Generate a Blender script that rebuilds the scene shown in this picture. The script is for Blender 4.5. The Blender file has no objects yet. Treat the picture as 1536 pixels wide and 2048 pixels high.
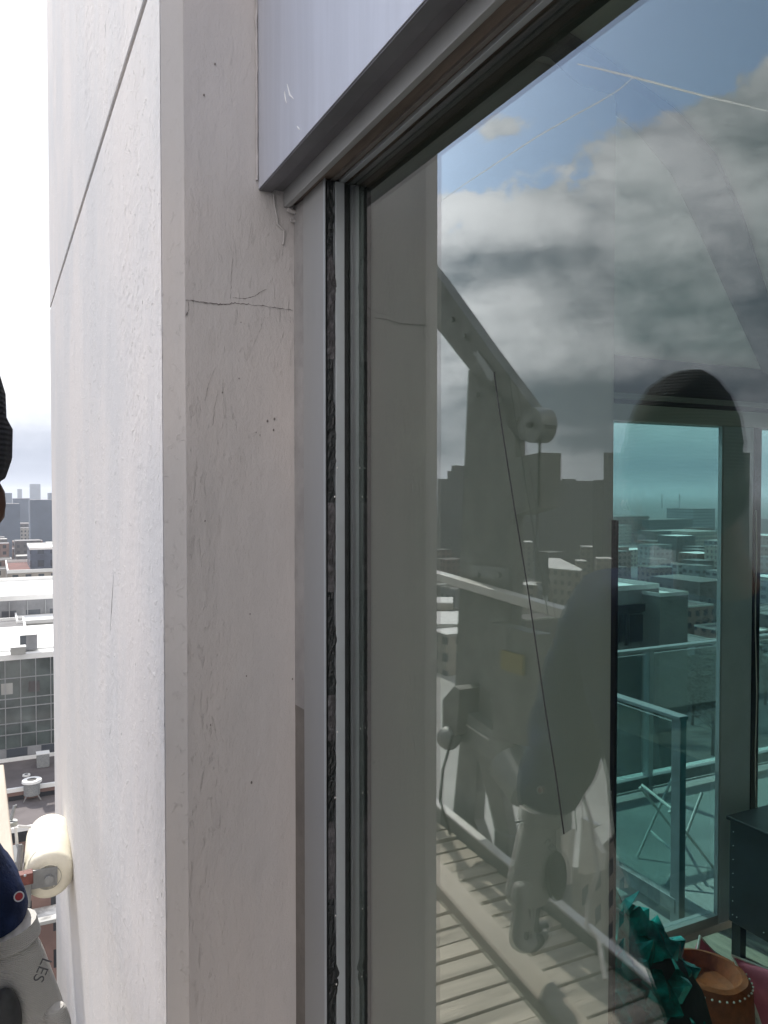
import bpy, bmesh, math, random
from mathutils import Vector, Matrix, noise
random.seed(7)
R_ = math.radians
sc = bpy.context.scene
C = sc.collection
# ------------------------------------------------------------------ camera
CAM = Vector((-0.387, 0, 0)); YAW = 26.2; PIT = 1.4; F = 1590.0
cam = bpy.data.cameras.new('camera'); co = bpy.data.objects.new('camera', cam); C.objects.link(co)
cam.sensor_fit = 'VERTICAL'; cam.sensor_height = 36; cam.lens = 36*F/2048
cam.clip_start = 0.02; cam.clip_end = 60000
fw = Vector((math.sin(R_(YAW))*math.cos(R_(PIT)), math.cos(R_(YAW))*math.cos(R_(PIT)), -math.sin(R_(PIT))))
rt = Vector((math.cos(R_(YAW)), -math.sin(R_(YAW)), 0)); up = rt.cross(fw)
co.location = CAM; co.rotation_euler = fw.to_track_quat('-Z', 'Y').to_euler()
sc.camera = co
sc.render.resolution_x = 768; sc.render.resolution_y = 1024
# ------------------------------------------------------------------ exposure
sc.view_settings.view_transform = 'Standard'; sc.view_settings.look = 'None'
sc.view_settings.gamma = 1; sc.view_settings.exposure = 0.87
sc.cycles.transparent_max_bounces = 32; sc.cycles.max_bounces = 10
sc.cycles.diffuse_bounces = 4; sc.cycles.glossy_bounces = 4
sc.cycles.caustics_reflective = False; sc.cycles.caustics_refractive = False
# ------------------------------------------------------------------ sun
S = Vector((-0.19, 1.0, 0.98)).normalized()
EL = math.asin(S.z); AZ = math.atan2(S.x, S.y)
sl = bpy.data.lights.new('sun', 'SUN'); sl.energy = 3.1; sl.angle = R_(0.5); sl.color = (1, .95, .88)
so = bpy.data.objects.new('sun', sl); C.objects.link(so)
so.rotation_euler = S.to_track_quat('Z', 'Y').to_euler()
# ------------------------------------------------------------------ picture geometry: pixels of the 1536x2048 photograph to rays
def ray(px, py):
    return (fw*F + rt*(px-768) + up*(1024-py)).normalized()
def hit(o, d, x, y, z):
    t = (x-o.x)/d.x if x is not None else (y-o.y)/d.y if y is not None else (z-o.z)/d.z
    return o + d*t
def D(px, py, x=None, y=None, z=None):          # seen directly
    return hit(CAM, ray(px, py), x, y, z)
def M(px, py, x=None, y=None, z=None):          # seen in the window pane (plane x = 0)
    d = ray(px, py); d.x = -d.x
    return hit(Vector((-CAM.x, 0, 0)), d, x, y, z)
def azel(px, py, mirror=True):
    d = ray(px, py)
    if mirror: d.x = -d.x
    return math.degrees(math.atan2(d.x, d.y)), math.degrees(math.asin(d.z))
# ------------------------------------------------------------------ node helpers
class NT:
    def __init__(s, nt): s.nt = nt; s.n = nt.nodes; s.l = nt.links
    def new(s, t, **k):
        n = s.n.new(t)
        for a, b in k.items(): setattr(n, a, b)
        return n
    def put(s, sock, v):
        if isinstance(v, bpy.types.NodeSocket): s.l.new(v, sock)
        elif v is not None: sock.default_value = v
    def m(s, op, a, b=None, c=None, clamp=False):
        n = s.new('ShaderNodeMath', operation=op, use_clamp=clamp)
        s.put(n.inputs[0], a)
        if b is not None: s.put(n.inputs[1], b)
        if c is not None: s.put(n.inputs[2], c)
        return n.outputs[0]
    def ss(s, v, lo, hi, a=0., b=1.):
        n = s.new('ShaderNodeMapRange', interpolation_type='SMOOTHSTEP')
        s.put(n.inputs['Value'], v); s.put(n.inputs['From Min'], lo); s.put(n.inputs['From Max'], hi)
        s.put(n.inputs['To Min'], a); s.put(n.inputs['To Max'], b)
        return n.outputs[0]
    def noise(s, vec, scale=5, detail=4, rough=.5, dist=0.):
        n = s.new('ShaderNodeTexNoise'); s.put(n.inputs['Vector'], vec)
        n.inputs['Scale'].default_value = scale; n.inputs['Detail'].default_value = detail
        n.inputs['Roughness'].default_value = rough; n.inputs['Distortion'].default_value = dist
        return n.outputs[0]
    def mix(s, f, a, b):
        n = s.new('ShaderNodeMix', data_type='RGBA'); s.put(n.inputs[0], f)
        s.put(n.inputs[6], a); s.put(n.inputs[7], b); return n.outputs[2]
    def xyz(s, v):
        n = s.new('ShaderNodeSeparateXYZ'); s.put(n.inputs[0], v); return n.outputs
    def comb(s, x, y, z):
        n = s.new('ShaderNodeCombineXYZ'); s.put(n.inputs[0], x); s.put(n.inputs[1], y); s.put(n.inputs[2], z)
        return n.outputs[0]
    def map(s, vec, scale=(1, 1, 1), rot=(0, 0, 0), loc=(0, 0, 0)):
        n = s.new('ShaderNodeMapping'); s.put(n.inputs[0], vec)
        n.inputs['Scale'].default_value = scale; n.inputs['Rotation'].default_value = rot; n.inputs['Location'].default_value = loc
        return n.outputs[0]
def c4(c): return (c[0], c[1], c[2], 1)
# ------------------------------------------------------------------ world: sky with clouds
W = bpy.data.worlds.new('World'); sc.world = W; W.use_nodes = True
t = NT(W.node_tree); t.n.clear()
sky = t.new('ShaderNodeTexSky', sky_type='NISHITA'); sky.sun_disc = False
sky.sun_elevation = EL; sky.sun_rotation = AZ; sky.altitude = 60; sky.air_density = 1.2; sky.dust_density = 1.5
tc = t.new('ShaderNodeTexCoord').outputs['Generated']
x_, y_, z_ = t.xyz(tc)
az = t.m('MULTIPLY', t.m('ARCTAN2', x_, y_), 57.2958)
el = t.m('MULTIPLY', t.m('ARCSINE', z_), 57.2958)
uv = t.comb(t.m('MULTIPLY', az, .06), t.m('MULTIPLY', el, .17), 0.)
n1 = t.noise(uv, 1.1, 8, .56, .25)
uvp = t.comb(t.m('MULTIPLY', az, .085), t.m('MULTIPLY', el, .11), 3.7)
n2 = t.noise(uvp, 1.7, 9, .64, .35)
n3 = t.noise(t.comb(t.m('MULTIPLY', az, .03), t.m('MULTIPLY', el, .28), 8.), .9, 4, .5, .2)
def blob(a, e, ra, re, amp):
    da = t.m('DIVIDE', t.m('SUBTRACT', az, a), ra); de = t.m('DIVIDE', t.m('SUBTRACT', el, e), re)
    q = t.m('ADD', t.m('MULTIPLY', da, da), t.m('MULTIPLY', de, de))
    return t.m('MULTIPLY', t.m('EXPONENT', t.m('MULTIPLY', q, -1.)), amp)
def pblob(px, py, rx, ry, amp, mirror=True):
    a, e = azel(px, py, mirror); return blob(a, e, rx/27.7, ry/30., amp)
def addup(L):
    o = L[0]
    for q in L[1:]: o = t.m('ADD', o, q)
    return o
# cover: full low down, ragged top at 20-25 degrees, blue above; further cloud elsewhere
a0, e0 = azel(900, 395); a1, e1 = azel(1150, 330); a2, e2 = azel(1500, 215)
top_el = t.m('ADD', e0+.6, t.m('MULTIPLY', t.m('SUBTRACT', az, a0), (e2-e0)/(a2-a0)))
low = t.m('MULTIPLY', t.m('SUBTRACT', top_el, el), .11)
low = t.m('MINIMUM', low, .55)
extra = addup([pblob(1000, 250, 75, 38, .62), pblob(1250, 300, 110, 35, .22), pblob(1500, 230, 120, 60, .30),
               pblob(1040, 330, 60, 40, -.16), pblob(930, 350, 40, 30, -.12)])
n4 = t.noise(t.comb(t.m('MULTIPLY', az, .30), t.m('MULTIPLY', el, .36), 1.3), 1.5, 9, .62, .5)
cov = addup([low, extra, t.m('MULTIPLY', t.m('SUBTRACT', n2, .5), 1.3), t.m('MULTIPLY', t.m('SUBTRACT', n4, .5), .9)])
cov = t.ss(cov, -.05, .16)
# elsewhere (sunward side, behind): bright cloud, the part behind added to fill the shade
side = t.ss(az, -20., -8.)
back = t.ss(az, -120., -70.)
gen = t.ss(t.m('ADD', n1, t.m('MULTIPLY', el, -.003)), .40, .56)
far = t.m('MAXIMUM', side, t.m('SUBTRACT', 1., back))
gen = t.m('MAXIMUM', gen, t.ss(el, 35., 75., .93, .80))
cov = t.m('ADD', t.m('MULTIPLY', cov, t.m('SUBTRACT', 1., far)), t.m('MULTIPLY', gen, far), clamp=True)
# cloud light: bright tops, grey undersides in long streaks
lit = addup([t.m('MULTIPLY', t.m('SUBTRACT', n1, .5), 1.5), t.m('MULTIPLY', t.m('SUBTRACT', n3, .5), .9), t.m('MULTIPLY', t.m('SUBTRACT', n2, .5), .9), t.m('MULTIPLY', t.m('SUBTRACT', n4, .5), .45),
             pblob(960, 420, 150, 60, .48), pblob(1250, 330, 160, 55, .30), pblob(1000, 540, 120, 26, -.10), pblob(1300, 545, 190, 60, -.22), pblob(1440, 420, 130, 80, .26), pblob(1220, 440, 160, 45, .16),
             pblob(960, 640, 130, 50, .30), pblob(1010, 235, 100, 35, .28), pblob(1330, 660, 150, 22, .12), pblob(1280, 665, 45, 22, -.25),
             pblob(1150, 800, 260, 50, -.34), pblob(1160, 862, 160, 16, .22), pblob(1450, 760, 260, 45, -.25), pblob(900, 780, 60, 60, .02),
             pblob(1150, 930, 340, 40, -.16)])
lit = t.ss(lit, -.5, .55)
ccol = t.mix(lit, c4((1.4, 1.7, 2.1)), c4((6.9, 7.0, 7.6)))
# towards the sun everything is bright
dot = t.new('ShaderNodeVectorMath', operation='DOT_PRODUCT'); t.put(dot.inputs[0], tc); dot.inputs[1].default_value = S
glow = t.ss(dot.outputs['Value'], .55, 1., 0., 1.)
sunny = t.mix(glow, c4((1., 1., 1.)), c4((1.7, 1.66, 1.6)))
mm = t.new('ShaderNodeMix', data_type='RGBA', blend_type='MULTIPLY'); mm.inputs[0].default_value = 1
t.put(mm.inputs[6], ccol); t.put(mm.inputs[7], sunny)
sideb = t.mix(t.m('MULTIPLY', side, t.ss(el, .5, 9.)), mm.outputs[2], c4((5.2, 5.2, 5.2)))
fr_ = t.m('MAXIMUM', side, t.ss(az, 20., 35.))
cl = t.mix(t.m('MULTIPLY', t.m('SUBTRACT', 1., back), t.m('MULTIPLY', t.ss(az, -150., -100.), 0.)), sideb, c4((2.2, 2.45, 2.85)))
cl = t.mix(t.m('MULTIPLY', t.ss(el, 1.5, 8., 1., 0.), fr_), cl, t.mix(t.ss(t.m('ADD', n3, t.m('MULTIPLY', n1, .5)), .55, .9), c4((2.2, 2.4, 2.95)), c4((3.2, 3.45, 3.9))))
cov = t.m('MAXIMUM', cov, t.m('MULTIPLY', fr_, t.ss(el, 9., 14., 1., 0.)))
bk = t.m('MULTIPLY', far, t.m('SUBTRACT', 1., side))
cl = t.mix(t.m('MULTIPLY', t.m('SUBTRACT', 1., back), .75), cl, c4((7.3, 6.6, 6.15)))  # unseen warm cloud behind the camera, added to brighten shaded faces
mx = t.mix(cov, t.new('ShaderNodeMix', data_type='RGBA').outputs[2], cl)
skyv = sky.outputs[0]
mxn = mx.node; tn = t.new('ShaderNodeMix', data_type='RGBA', blend_type='MULTIPLY'); tn.inputs[0].default_value = 1; t.put(tn.inputs[6], skyv); tn.inputs[7].default_value = (.95, 1.08, 1.24, 1); t.put(mxn.inputs[6], tn.outputs[2])
bg = t.new('ShaderNodeBackground'); t.put(bg.inputs[0], mx); bg.inputs[1].default_value = .13
# clouds are given in final units /.13
for n in t.n:
    pass
ow = t.new('ShaderNodeOutputWorld'); t.l.new(bg.outputs[0], ow.inputs[0])
# ------------------------------------------------------------------ materials
def mat(name): 
    m = bpy.data.materials.new(name); m.use_nodes = True; k = NT(m.node_tree)
    return m, k, k.n['Principled BSDF']
def plain(name, col, rough=.6, metal=0., var=.12, scale=8., bump=0., bscale=60., spec=.5, stretch=(1, 1, 1)):
    m, k, b = mat(name)
    v = k.map(k.new('ShaderNodeTexCoord').outputs['Object'], stretch)
    n = k.noise(v, scale, 5, .6)
    f = k.ss(n, .3, .7)
    d = tuple(max(0, q*(1-var)) for q in col); e = tuple(min(1, q*(1+var)) for q in col)
    k.put(b.inputs['Base Color'], k.mix(f, c4(d), c4(e)))
    b.inputs['Roughness'].default_value = rough; b.inputs['Metallic'].default_value = metal
    b.inputs['Specular IOR Level'].default_value = spec
    if bump:
        q = k.new('ShaderNodeBump'); q.inputs['Strength'].default_value = 1; q.inputs['Distance'].default_value = bump
        k.put(q.inputs['Height'], k.noise(v, bscale, 5, .6)); k.put(b.inputs['Normal'], q.outputs[0])
    return m
def concrete(name, col, streak=1., fine=1., front=False):
    m, k, b = mat(name)
    oc = k.new('ShaderNodeTexCoord').outputs['Object']
    big = k.noise(k.map(oc, (1.4, 1.4, .8)), 2.2, 4, .55)
    strk = k.noise(k.map(oc, (22, 22, 1.3)), 2., 5, .6)
    col1 = k.mix(k.ss(big, .35, .65), c4((col[0]*.93, col[1]*.93, col[2]*.94)), c4((col[0]*1.05, col[1]*1.01, col[2]*.99)))
    col2 = k.mix(k.ss(strk, .45, .8, 0, .22), col1, c4((col[0]*.86, col[1]*.86, col[2]*.88)))
    vor = k.new('ShaderNodeTexVoronoi'); k.put(vor.inputs['Vector'], k.map(oc, (1, 1, .8))); vor.inputs['Scale'].default_value = 26
    pit = k.ss(vor.outputs['Distance'], .045, .085, 1, 0)
    gate = k.ss(k.noise(oc, 7, 2), .55, .62)
    pit = k.m('MULTIPLY', pit, gate)
    k.put(b.inputs['Base Color'], k.mix(k.m('MULTIPLY', pit, .6), col2, c4((.2, .19, .18))))
    b.inputs['Roughness'].default_value = .85; b.inputs['Specular IOR Level'].default_value = .25
    s1 = k.noise(k.map(oc, (150, 60, 32) if front else (60, 34, 46), (0.25, 0, 0)), 1.2, 7, .7, .6)
    s2 = k.noise(k.map(oc, (1, 1, .55)), 130 if not front else 210, 5, .75)
    s3 = k.noise(k.map(oc, (1, 1, .5)), 18, 3, .5)
    msk = k.ss(k.noise(k.map(oc, (4, 4, 1.1)), 1.4, 3), .35, .62, .25, 1.)
    ridge = k.ss(s1, .55, .75)
    h = k.m('ADD', k.m('MULTIPLY', k.m('MULTIPLY', ridge, msk), .0022*streak), k.m('MULTIPLY', s2, .0006*fine))
    h = k.m('ADD', h, k.m('MULTIPLY', s3, .0022))
    h = k.m('SUBTRACT', h, k.m('MULTIPLY', pit, .002))
    q = k.new('ShaderNodeBump'); q.inputs['Strength'].default_value = .8; q.inputs['Distance'].default_value = 1
    k.put(q.inputs['Height'], h); k.put(b.inputs['Normal'], q.outputs[0])
    return m
def glass(name, tint, rough=0.0):
    m = bpy.data.materials.new(name); m.use_nodes = True; k = NT(m.node_tree); k.n.clear()
    g = k.new('ShaderNodeNewGeometry')
    d = k.new('ShaderNodeVectorMath', operation='DOT_PRODUCT'); k.put(d.inputs[0], g.outputs['Incoming']); k.put(d.inputs[1], g.outputs['Normal'])
    cs = k.m('ABSOLUTE', d.outputs['Value'])
    r = k.m('ADD', .043, k.m('MULTIPLY', k.m('POWER', k.m('SUBTRACT', 1., cs), 4.4), .957))
    rp = k.m('DIVIDE', k.m('MULTIPLY', r, 2.), k.m('ADD', r, 1.))
    rp = k.m('MULTIPLY', rp, k.m('SUBTRACT', 1., g.outputs['Backfacing']), clamp=True)
    tr = k.new('ShaderNodeBsdfTransparent'); tr.inputs[0].default_value = c4([q**.5 for q in tint])
    gl = k.new('ShaderNodeBsdfAnisotropic' if False else 'ShaderNodeBsdfGlossy'); gl.inputs['Roughness'].default_value = rough
    gl.inputs[0].default_value = (1, 1, 1, 1)
    mxs = k.new('ShaderNodeMixShader'); k.put(mxs.inputs[0], rp); k.l.new(tr.outputs[0], mxs.inputs[1]); k.l.new(gl.outputs[0], mxs.inputs[2])
    o = k.new('ShaderNodeOutputMaterial'); k.l.new(mxs.outputs[0], o.inputs[0])
    return m
def facade(name, wall, win, sx=3.2, sz=3.3, fx=.5, fz=.5):
    m, k, b = mat(name)
    oc = k.new('ShaderNodeTexCoord').outputs['Object']; X, Y, Z = k.xyz(oc)
    g = k.new('ShaderNodeNewGeometry'); NX, NY, NZ = k.xyz(g.outputs['Normal'])
    isx = k.m('GREATER_THAN', k.m('ABSOLUTE', NX), .5)
    u = k.m('ADD', k.m('MULTIPLY', Y, isx), k.m('MULTIPLY', X, k.m('SUBTRACT', 1., isx)))
    fu = k.m('FRACT', k.m('DIVIDE', u, sx)); fz_ = k.m('FRACT', k.m('DIVIDE', Z, sz))
    a = k.m('MULTIPLY', k.m('GREATER_THAN', fu, .5-fx/2), k.m('LESS_THAN', fu, .5+fx/2))
    c = k.m('MULTIPLY', k.m('GREATER_THAN', fz_, .5-fz/2), k.m('LESS_THAN', fz_, .5+fz/2))
    vert = k.m('LESS_THAN', k.m('ABSOLUTE', NZ), .5)
    w = k.m('MULTIPLY', k.m('MULTIPLY', a, c), vert)
    n = k.noise(oc, .35, 4, .6)
    wc = k.mix(k.ss(n, .3, .7), c4([q*.8 for q in wall]), c4([q*1.15 for q in wall]))
    k.put(b.inputs['Base Color'], k.mix(w, wc, c4(win))); k.put(b.inputs['Roughness'], k.m('SUBTRACT', .85, k.m('MULTIPLY', w, .65)))
    return m
MT = dict(
    conc=concrete('painted_concrete', (.655, .64, .625), .5, 1.4),
    conc3=concrete('painted_concrete_face', (.655, .64, .625), 1.1, 3.2),
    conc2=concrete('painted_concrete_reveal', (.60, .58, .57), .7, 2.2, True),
    crack=plain('crack_shadow', (.19, .17, .165), .95),
    fascia=plain('fascia_paint', (.50, .515, .57), .42, .0, .05, 3, .0002, 60, .5, (1, 20, 1)),
    alum=plain('painted_aluminium', (.355, .36, .358), .45, .1, .06, 6, .0002, 90, .5, (1, 1, .2)),
    alumd=plain('dark_aluminium', (.17, .17, .185), .5, .2, .15, 10, .0003, 60),
    bead=plain('glazing_bead', (.47, .51, .53), .35, .3, .06, 10),
    soffit_brown=plain('brown_soffit', (.17, .14, .12), .8, 0, .4, 30, .001, 60, .3, (1, .15, 1)),  # soffit in mottled brown, streaked lengthwise
    black=plain('black_gasket', (.012, .015, .016), .45, 0, .5, 60, .0008, 160),
    blackp=plain('black_paint', (.012, .012, .013), .4, 0, .2, 10),
    grime=plain('torn_gasket', (.085, .083, .088), .8, 0, .5, 90, .001, 170),
    white=plain('white_paint', (.78, .77, .74), .5, 0, .06, 12, .0004, 50),
    seal=plain('grey_sealant', (.33, .32, .315), .7, 0, .12, 25, .002, 50),
    seald=plain('brown_sealant', (.19, .175, .16), .7, 0, .12, 25, .002, 50),
    caulk=plain('painted_caulk', (.50, .48, .475), .7, 0, .12, 40, .003, 60),
    glass=glass('window_glass', (.84, .90, .86)),
    glass2=glass('inner_window_glass', (.89, .93, .90)),
    teal=glass('green_tinted_glass', (.31, .54, .545)),
    balg=glass('balustrade_glass', (.62, .74, .73)),
    room=plain('interior_paint', (.57, .57, .545), .8, 0, .04, 2),
    roomd=plain('dark_interior_paint', (.07, .075, .085), .7, 0, .05, 2),
    ceil=plain('ceiling_paint', (.58, .56, .53), .85, 0, .04, 2),
    wood=plain('floor_wood', (.42, .36, .29), .5, 0, .2, 6, 0, 1, .5, (8, 1, 1)),
    cabinet=plain('cabinet_lacquer', (.018, .02, .022), .35, 0, .2, 10),
    terr=plain('terrace_paving', (.33, .34, .33), .85, 0, .18, 1.4, .002, 30),
    rail=plain('rail_metal', (.35, .36, .37), .35, .5, .08, 6),
    teal_c=None, orange=plain('orange_leather', (.31, .075, .026), .5, 0, .25, 25, .002, 60),
    maroon=plain('maroon_cloth', (.10, .02, .025), .8, 0, .2, 20),
    pink=plain('pink_cloth', (.68, .16, .24), .8, 0, .15, 12, .002, 80),
    piping=plain('white_piping', (.75, .72, .68), .6),
    plank=plain('rail_timber', (.52, .46, .38), .75, 0, .16, 9, .0015, 60, .4, (1, .2, 1)),
    deckp=plain('deck_timber', (.40, .36, .30), .8, 0, .3, 6, .003, 40, .3, (.3, 3, 1)),
    steel=plain('galvanised_steel', (.30, .31, .31), .55, .4, .2, 12),
    steeld=plain('dark_steel', (.22, .22, .215), .6, .3, .25, 12),
    yellow=plain('yellow_paint', (.33, .27, .08), .5, 0, .1, 8),
    rubber=plain('cream_foam', (.80, .76, .62), .55, 0, .07, 18, .0012, 40),
    rust=plain('rusty_red_paint', (.16, .055, .045), .7, 0, .3, 60, .001, 120),
    navy=plain('navy_cloth', (.016, .03, .085), .8, 0, .35, 30, .003, 90, .2),
    knit=None, hair=plain('dark_hair', (.012, .01, .01), .6, 0, .4, 60, .004, 150),
    skin=plain('skin', (.17, .09, .065), .5, 0, .08, 20),
    trousers=plain('dark_trousers', (.03, .032, .036), .85, 0, .2, 30, .003, 60),
    gloveg=plain('grey_glove_coating', (.065, .067, .07), .6, 0, .2, 40, .001, 120),
    logo_w=plain('emblem_white', (.7, .7, .72), .6), logo_r=plain('emblem_red', (.4, .03, .04), .6),
    ground=plain('city_ground', (.10, .10, .10), .9, 0, .35, .02),
    roofg=plain('grey_roof', (.17, .165, .165), .9, 0, .25, .12, 0),
    stone=plain('dark_stone', (.11, .11, .10), .9, 0, .15, .3), slab=plain('haze_tinted_slab', (.09, .115, .16), .9, 0, .15, .05),  # slab: bluish base colour holds part of the distance haze
    roofd=plain('brown_grey_roof', (.115, .10, .10), .9, 0, .22, .3),
    roofw=plain('white_roof', (.80, .80, .78), .8, 0, .06, .2),
    roofp=plain('pale_roof', (.36, .36, .34), .85, 0, .15, .1),
    roofr=plain('red_roof', (.14, .055, .045), .9, 0, .2, .3),
    brick=facade('brick_wall', (.19, .115, .095), (.02, .022, .026)),
    beige=facade('beige_wall', (.34, .31, .27), (.06, .07, .08), 2.9, 3.2, .45, .5),
    greyw=facade('grey_wall', (.24, .245, .255), (.06, .07, .085), 4, 3.4, .6, .45),
    darkw=facade('dark_wall', (.10, .09, .09), (.05, .055, .06), 3.4, 3.1, .4, .45),
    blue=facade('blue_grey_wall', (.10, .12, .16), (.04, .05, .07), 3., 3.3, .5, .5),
    curt=plain('curtain_glass', (.075, .095, .09), .12, 0, .45, .25, 0, 1, .8),
    leaf=plain('bare_twig', (.07, .06, .045), .9), bark=plain('bark', (.08, .06, .05), .9),
    leafg=plain('dark_foliage', (.045, .06, .03), .8, 0, .4, 3),

)
_hm = bpy.data.materials.new('haze'); _hm.use_nodes = True; _hm.node_tree.nodes.clear(); _hk = NT(_hm.node_tree)
_pv = _hk.new('ShaderNodeVolumePrincipled'); _pv.inputs['Density'].default_value = .00024; _pv.inputs['Color'].default_value = (.86, .91, 1, 1); _pv.inputs['Anisotropy'].default_value = .15
_ho = _hk.new('ShaderNodeOutputMaterial'); _hk.l.new(_pv.outputs[0], _ho.inputs['Volume']); MT['haze'] = _hm
def wv(name, col, col2, sc_=(300, 300, 300), bump=.001, rough=.85):
    m, k, b = mat(name); oc = k.new('ShaderNodeTexCoord').outputs['Object']
    w = k.new('ShaderNodeTexWave', bands_direction='Z'); k.put(w.inputs['Vector'], oc); w.inputs['Scale'].default_value = sc_[2]/6.; w.inputs['Distortion'].default_value = .6
    k.put(b.inputs['Base Color'], k.mix(k.m('MULTIPLY', w.outputs['Fac'], k.ss(k.noise(oc, 30, 3), .3, .7)), c4(col), c4(col2))); b.inputs['Roughness'].default_value = rough
    q = k.new('ShaderNodeBump'); q.inputs['Distance'].default_value = bump
    k.put(q.inputs['Height'], k.m('ADD', w.outputs['Fac'], k.noise(oc, 220, 3))); k.put(b.inputs['Normal'], q.outputs[0]); return m
MT['knit'] = wv('white_knit', (.60, .59, .56), (.70, .69, .66), (0, 0, 900), .0006)
_m, _k, _b = mat('vapour'); _t = _k.new('ShaderNodeBsdfTranslucent'); _t.inputs[0].default_value = (.8, .8, .8, 1); _a = _k.new('ShaderNodeAddShader'); _d = _k.new('ShaderNodeBsdfDiffuse'); _d.inputs[0].default_value = (.4, .4, .4, 1)
_k.l.new(_t.outputs[0], _a.inputs[0]); _k.l.new(_d.outputs[0], _a.inputs[1]); _k.l.new(_a.outputs[0], _k.n['Material Output'].inputs[0]); MT['cloud'] = _m
MT['beanie'] = wv('charcoal_knit', (.024, .026, .034), (.034, .036, .046), (0, 0, 420), .0012)
MT['teal_c'] = plain('teal_foil', (.008, .30, .29), .25, .45, .7, 14, .002, 40)
# ------------------------------------------------------------------ mesh helpers
class MB:
    def __init__(s): s.bm = bmesh.new()
    def box(s, a, b, bev=0.):
        x0, x1 = sorted((a[0], b[0])); y0, y1 = sorted((a[1], b[1])); z0, z1 = sorted((a[2], b[2]))
        r = bmesh.ops.create_cube(s.bm, size=1, matrix=Matrix.Translation(((x0+x1)/2, (y0+y1)/2, (z0+z1)/2)) @ Matrix.Diagonal((x1-x0, y1-y0, z1-z0, 1)))
        if bev: bmesh.ops.bevel(s.bm, geom=list({e for v in r['verts'] for e in v.link_edges}), offset=bev, segments=2, affect='EDGES', profile=.5)
        return s
    def bar(s, p, q, w, h, upv=(0, 0, 1), bev=0.):
        p = Vector(p); q = Vector(q); d = (q-p); L = d.length; d.normalize()
        u = Vector(upv); sd = d.cross(u).normalized(); u = sd.cross(d)
        m = Matrix((sd, d, u)).transposed().to_4x4(); m.translation = (p+q)/2
        r = bmesh.ops.create_cube(s.bm, size=1, matrix=m @ Matrix.Diagonal((w, L, h, 1)))
        if bev: bmesh.ops.bevel(s.bm, geom=list({e for v in r['verts'] for e in v.link_edges}), offset=bev, segments=2, affect='EDGES', profile=.5)
        return s
    def cyl(s, p, q, r1, r2=None, seg=20):
        p = Vector(p); q = Vector(q); r2 = r1 if r2 is None else r2
        m = (q-p).to_track_quat('Z', 'Y').to_matrix().to_4x4(); m.translation = (p+q)/2
        bmesh.ops.create_cone(s.bm, cap_ends=True, segments=seg, radius1=r1, radius2=r2, depth=(q-p).length, matrix=m); return s
    def tube(s, pts, r, seg=8):
        pts = [Vector(p) for p in pts]; rs = r if isinstance(r, (list, tuple)) else [r]*len(pts); rings = []
        for i, p in enumerate(pts):
            d = (pts[min(i+1, len(pts)-1)]-pts[max(i-1, 0)]).normalized()
            a = Vector((0, 0, 1)) if abs(d.z) < .9 else Vector((1, 0, 0))
            u = d.cross(a).normalized(); v = d.cross(u)
            rings.append([s.bm.verts.new(p+(u*math.cos(2*math.pi*k/seg)+v*math.sin(2*math.pi*k/seg))*rs[i]) for k in range(seg)])
        for a, b in zip(rings, rings[1:]):
            for k in range(seg): s.bm.faces.new((a[k], a[(k+1) % seg], b[(k+1) % seg], b[k]))
        s.bm.faces.new(rings[0][::-1]); s.bm.faces.new(rings[-1]); return s
    def prism(s, poly, vec):
        vec = Vector(vec); a = [s.bm.verts.new(Vector(p)) for p in poly]; b = [s.bm.verts.new(Vector(p)+vec) for p in poly]
        s.bm.faces.new(a[::-1]); s.bm.faces.new(b); n = len(a)
        for i in range(n): s.bm.faces.new((a[i], a[(i+1) % n], b[(i+1) % n], b[i]))
        return s
    def lathe(s, prof, m=Matrix(), seg=40, closed=False):
        rings = [[s.bm.verts.new(m @ Vector((r*math.cos(2*math.pi*k/seg), r*math.sin(2*math.pi*k/seg), z))) for k in range(seg)] for r, z in prof]
        pairs = list(zip(rings, rings[1:])) + ([(rings[-1], rings[0])] if closed else [])
        for a, b in pairs:
            for k in range(seg): s.bm.faces.new((a[k], a[(k+1) % seg], b[(k+1) % seg], b[k]))
        if not closed: s.bm.faces.new(rings[0][::-1]); s.bm.faces.new(rings[-1])
        return s
    def ball(s, c, r, sub=3, sc_=(1, 1, 1)):
        m = Matrix.Translation(Vector(c)) @ Matrix.Diagonal((sc_[0], sc_[1], sc_[2], 1))
        bmesh.ops.create_icosphere(s.bm, subdivisions=sub, radius=r, matrix=m); return s
    def obj(s, name, m, parent=None, smooth=False, label=None, cat=None, group=None, kind=None):
        bmesh.ops.recalc_face_normals(s.bm, faces=s.bm.faces)
        me = bpy.data.meshes.new(name); s.bm.to_mesh(me); s.bm.free()
        me.materials.append(MT[m] if isinstance(m, str) else m)
        if smooth:
            me.polygons.foreach_set('use_smooth', [True]*len(me.polygons))
            try: me.set_sharp_from_angle(angle=R_(40))
            except Exception: pass
        o = bpy.data.objects.new(name, me); C.objects.link(o); attach(o, parent); tag(o, label, cat, group, kind); return o
def attach(o, parent):
    if parent is not None:
        o.parent = parent
        p = parent; T = Matrix.Translation(Vector(parent.get('_o', (0, 0, 0))))
        o.matrix_parent_inverse = T.inverted()
def tag(o, label=None, cat=None, group=None, kind=None):
    if label: o['label'] = label
    if cat: o['category'] = cat
    if group: o['group'] = group
    if kind: o['kind'] = kind
    return o
def thing(name, label, cat, loc, group=None):
    o = bpy.data.objects.new(name, None); o.empty_display_size = .1; C.objects.link(o); o.location = loc
    o['_o'] = list(loc); return tag(o, label, cat, group)
def tidy():
    for o in bpy.data.objects:
        if '_o' in o: del o['_o']
ZG = -50.0
# ================================================================== SETTING
MB().box((-9000, -3000, ZG-1), (9000, 9000, ZG)).obj('ground', 'ground', kind='structure')
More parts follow.
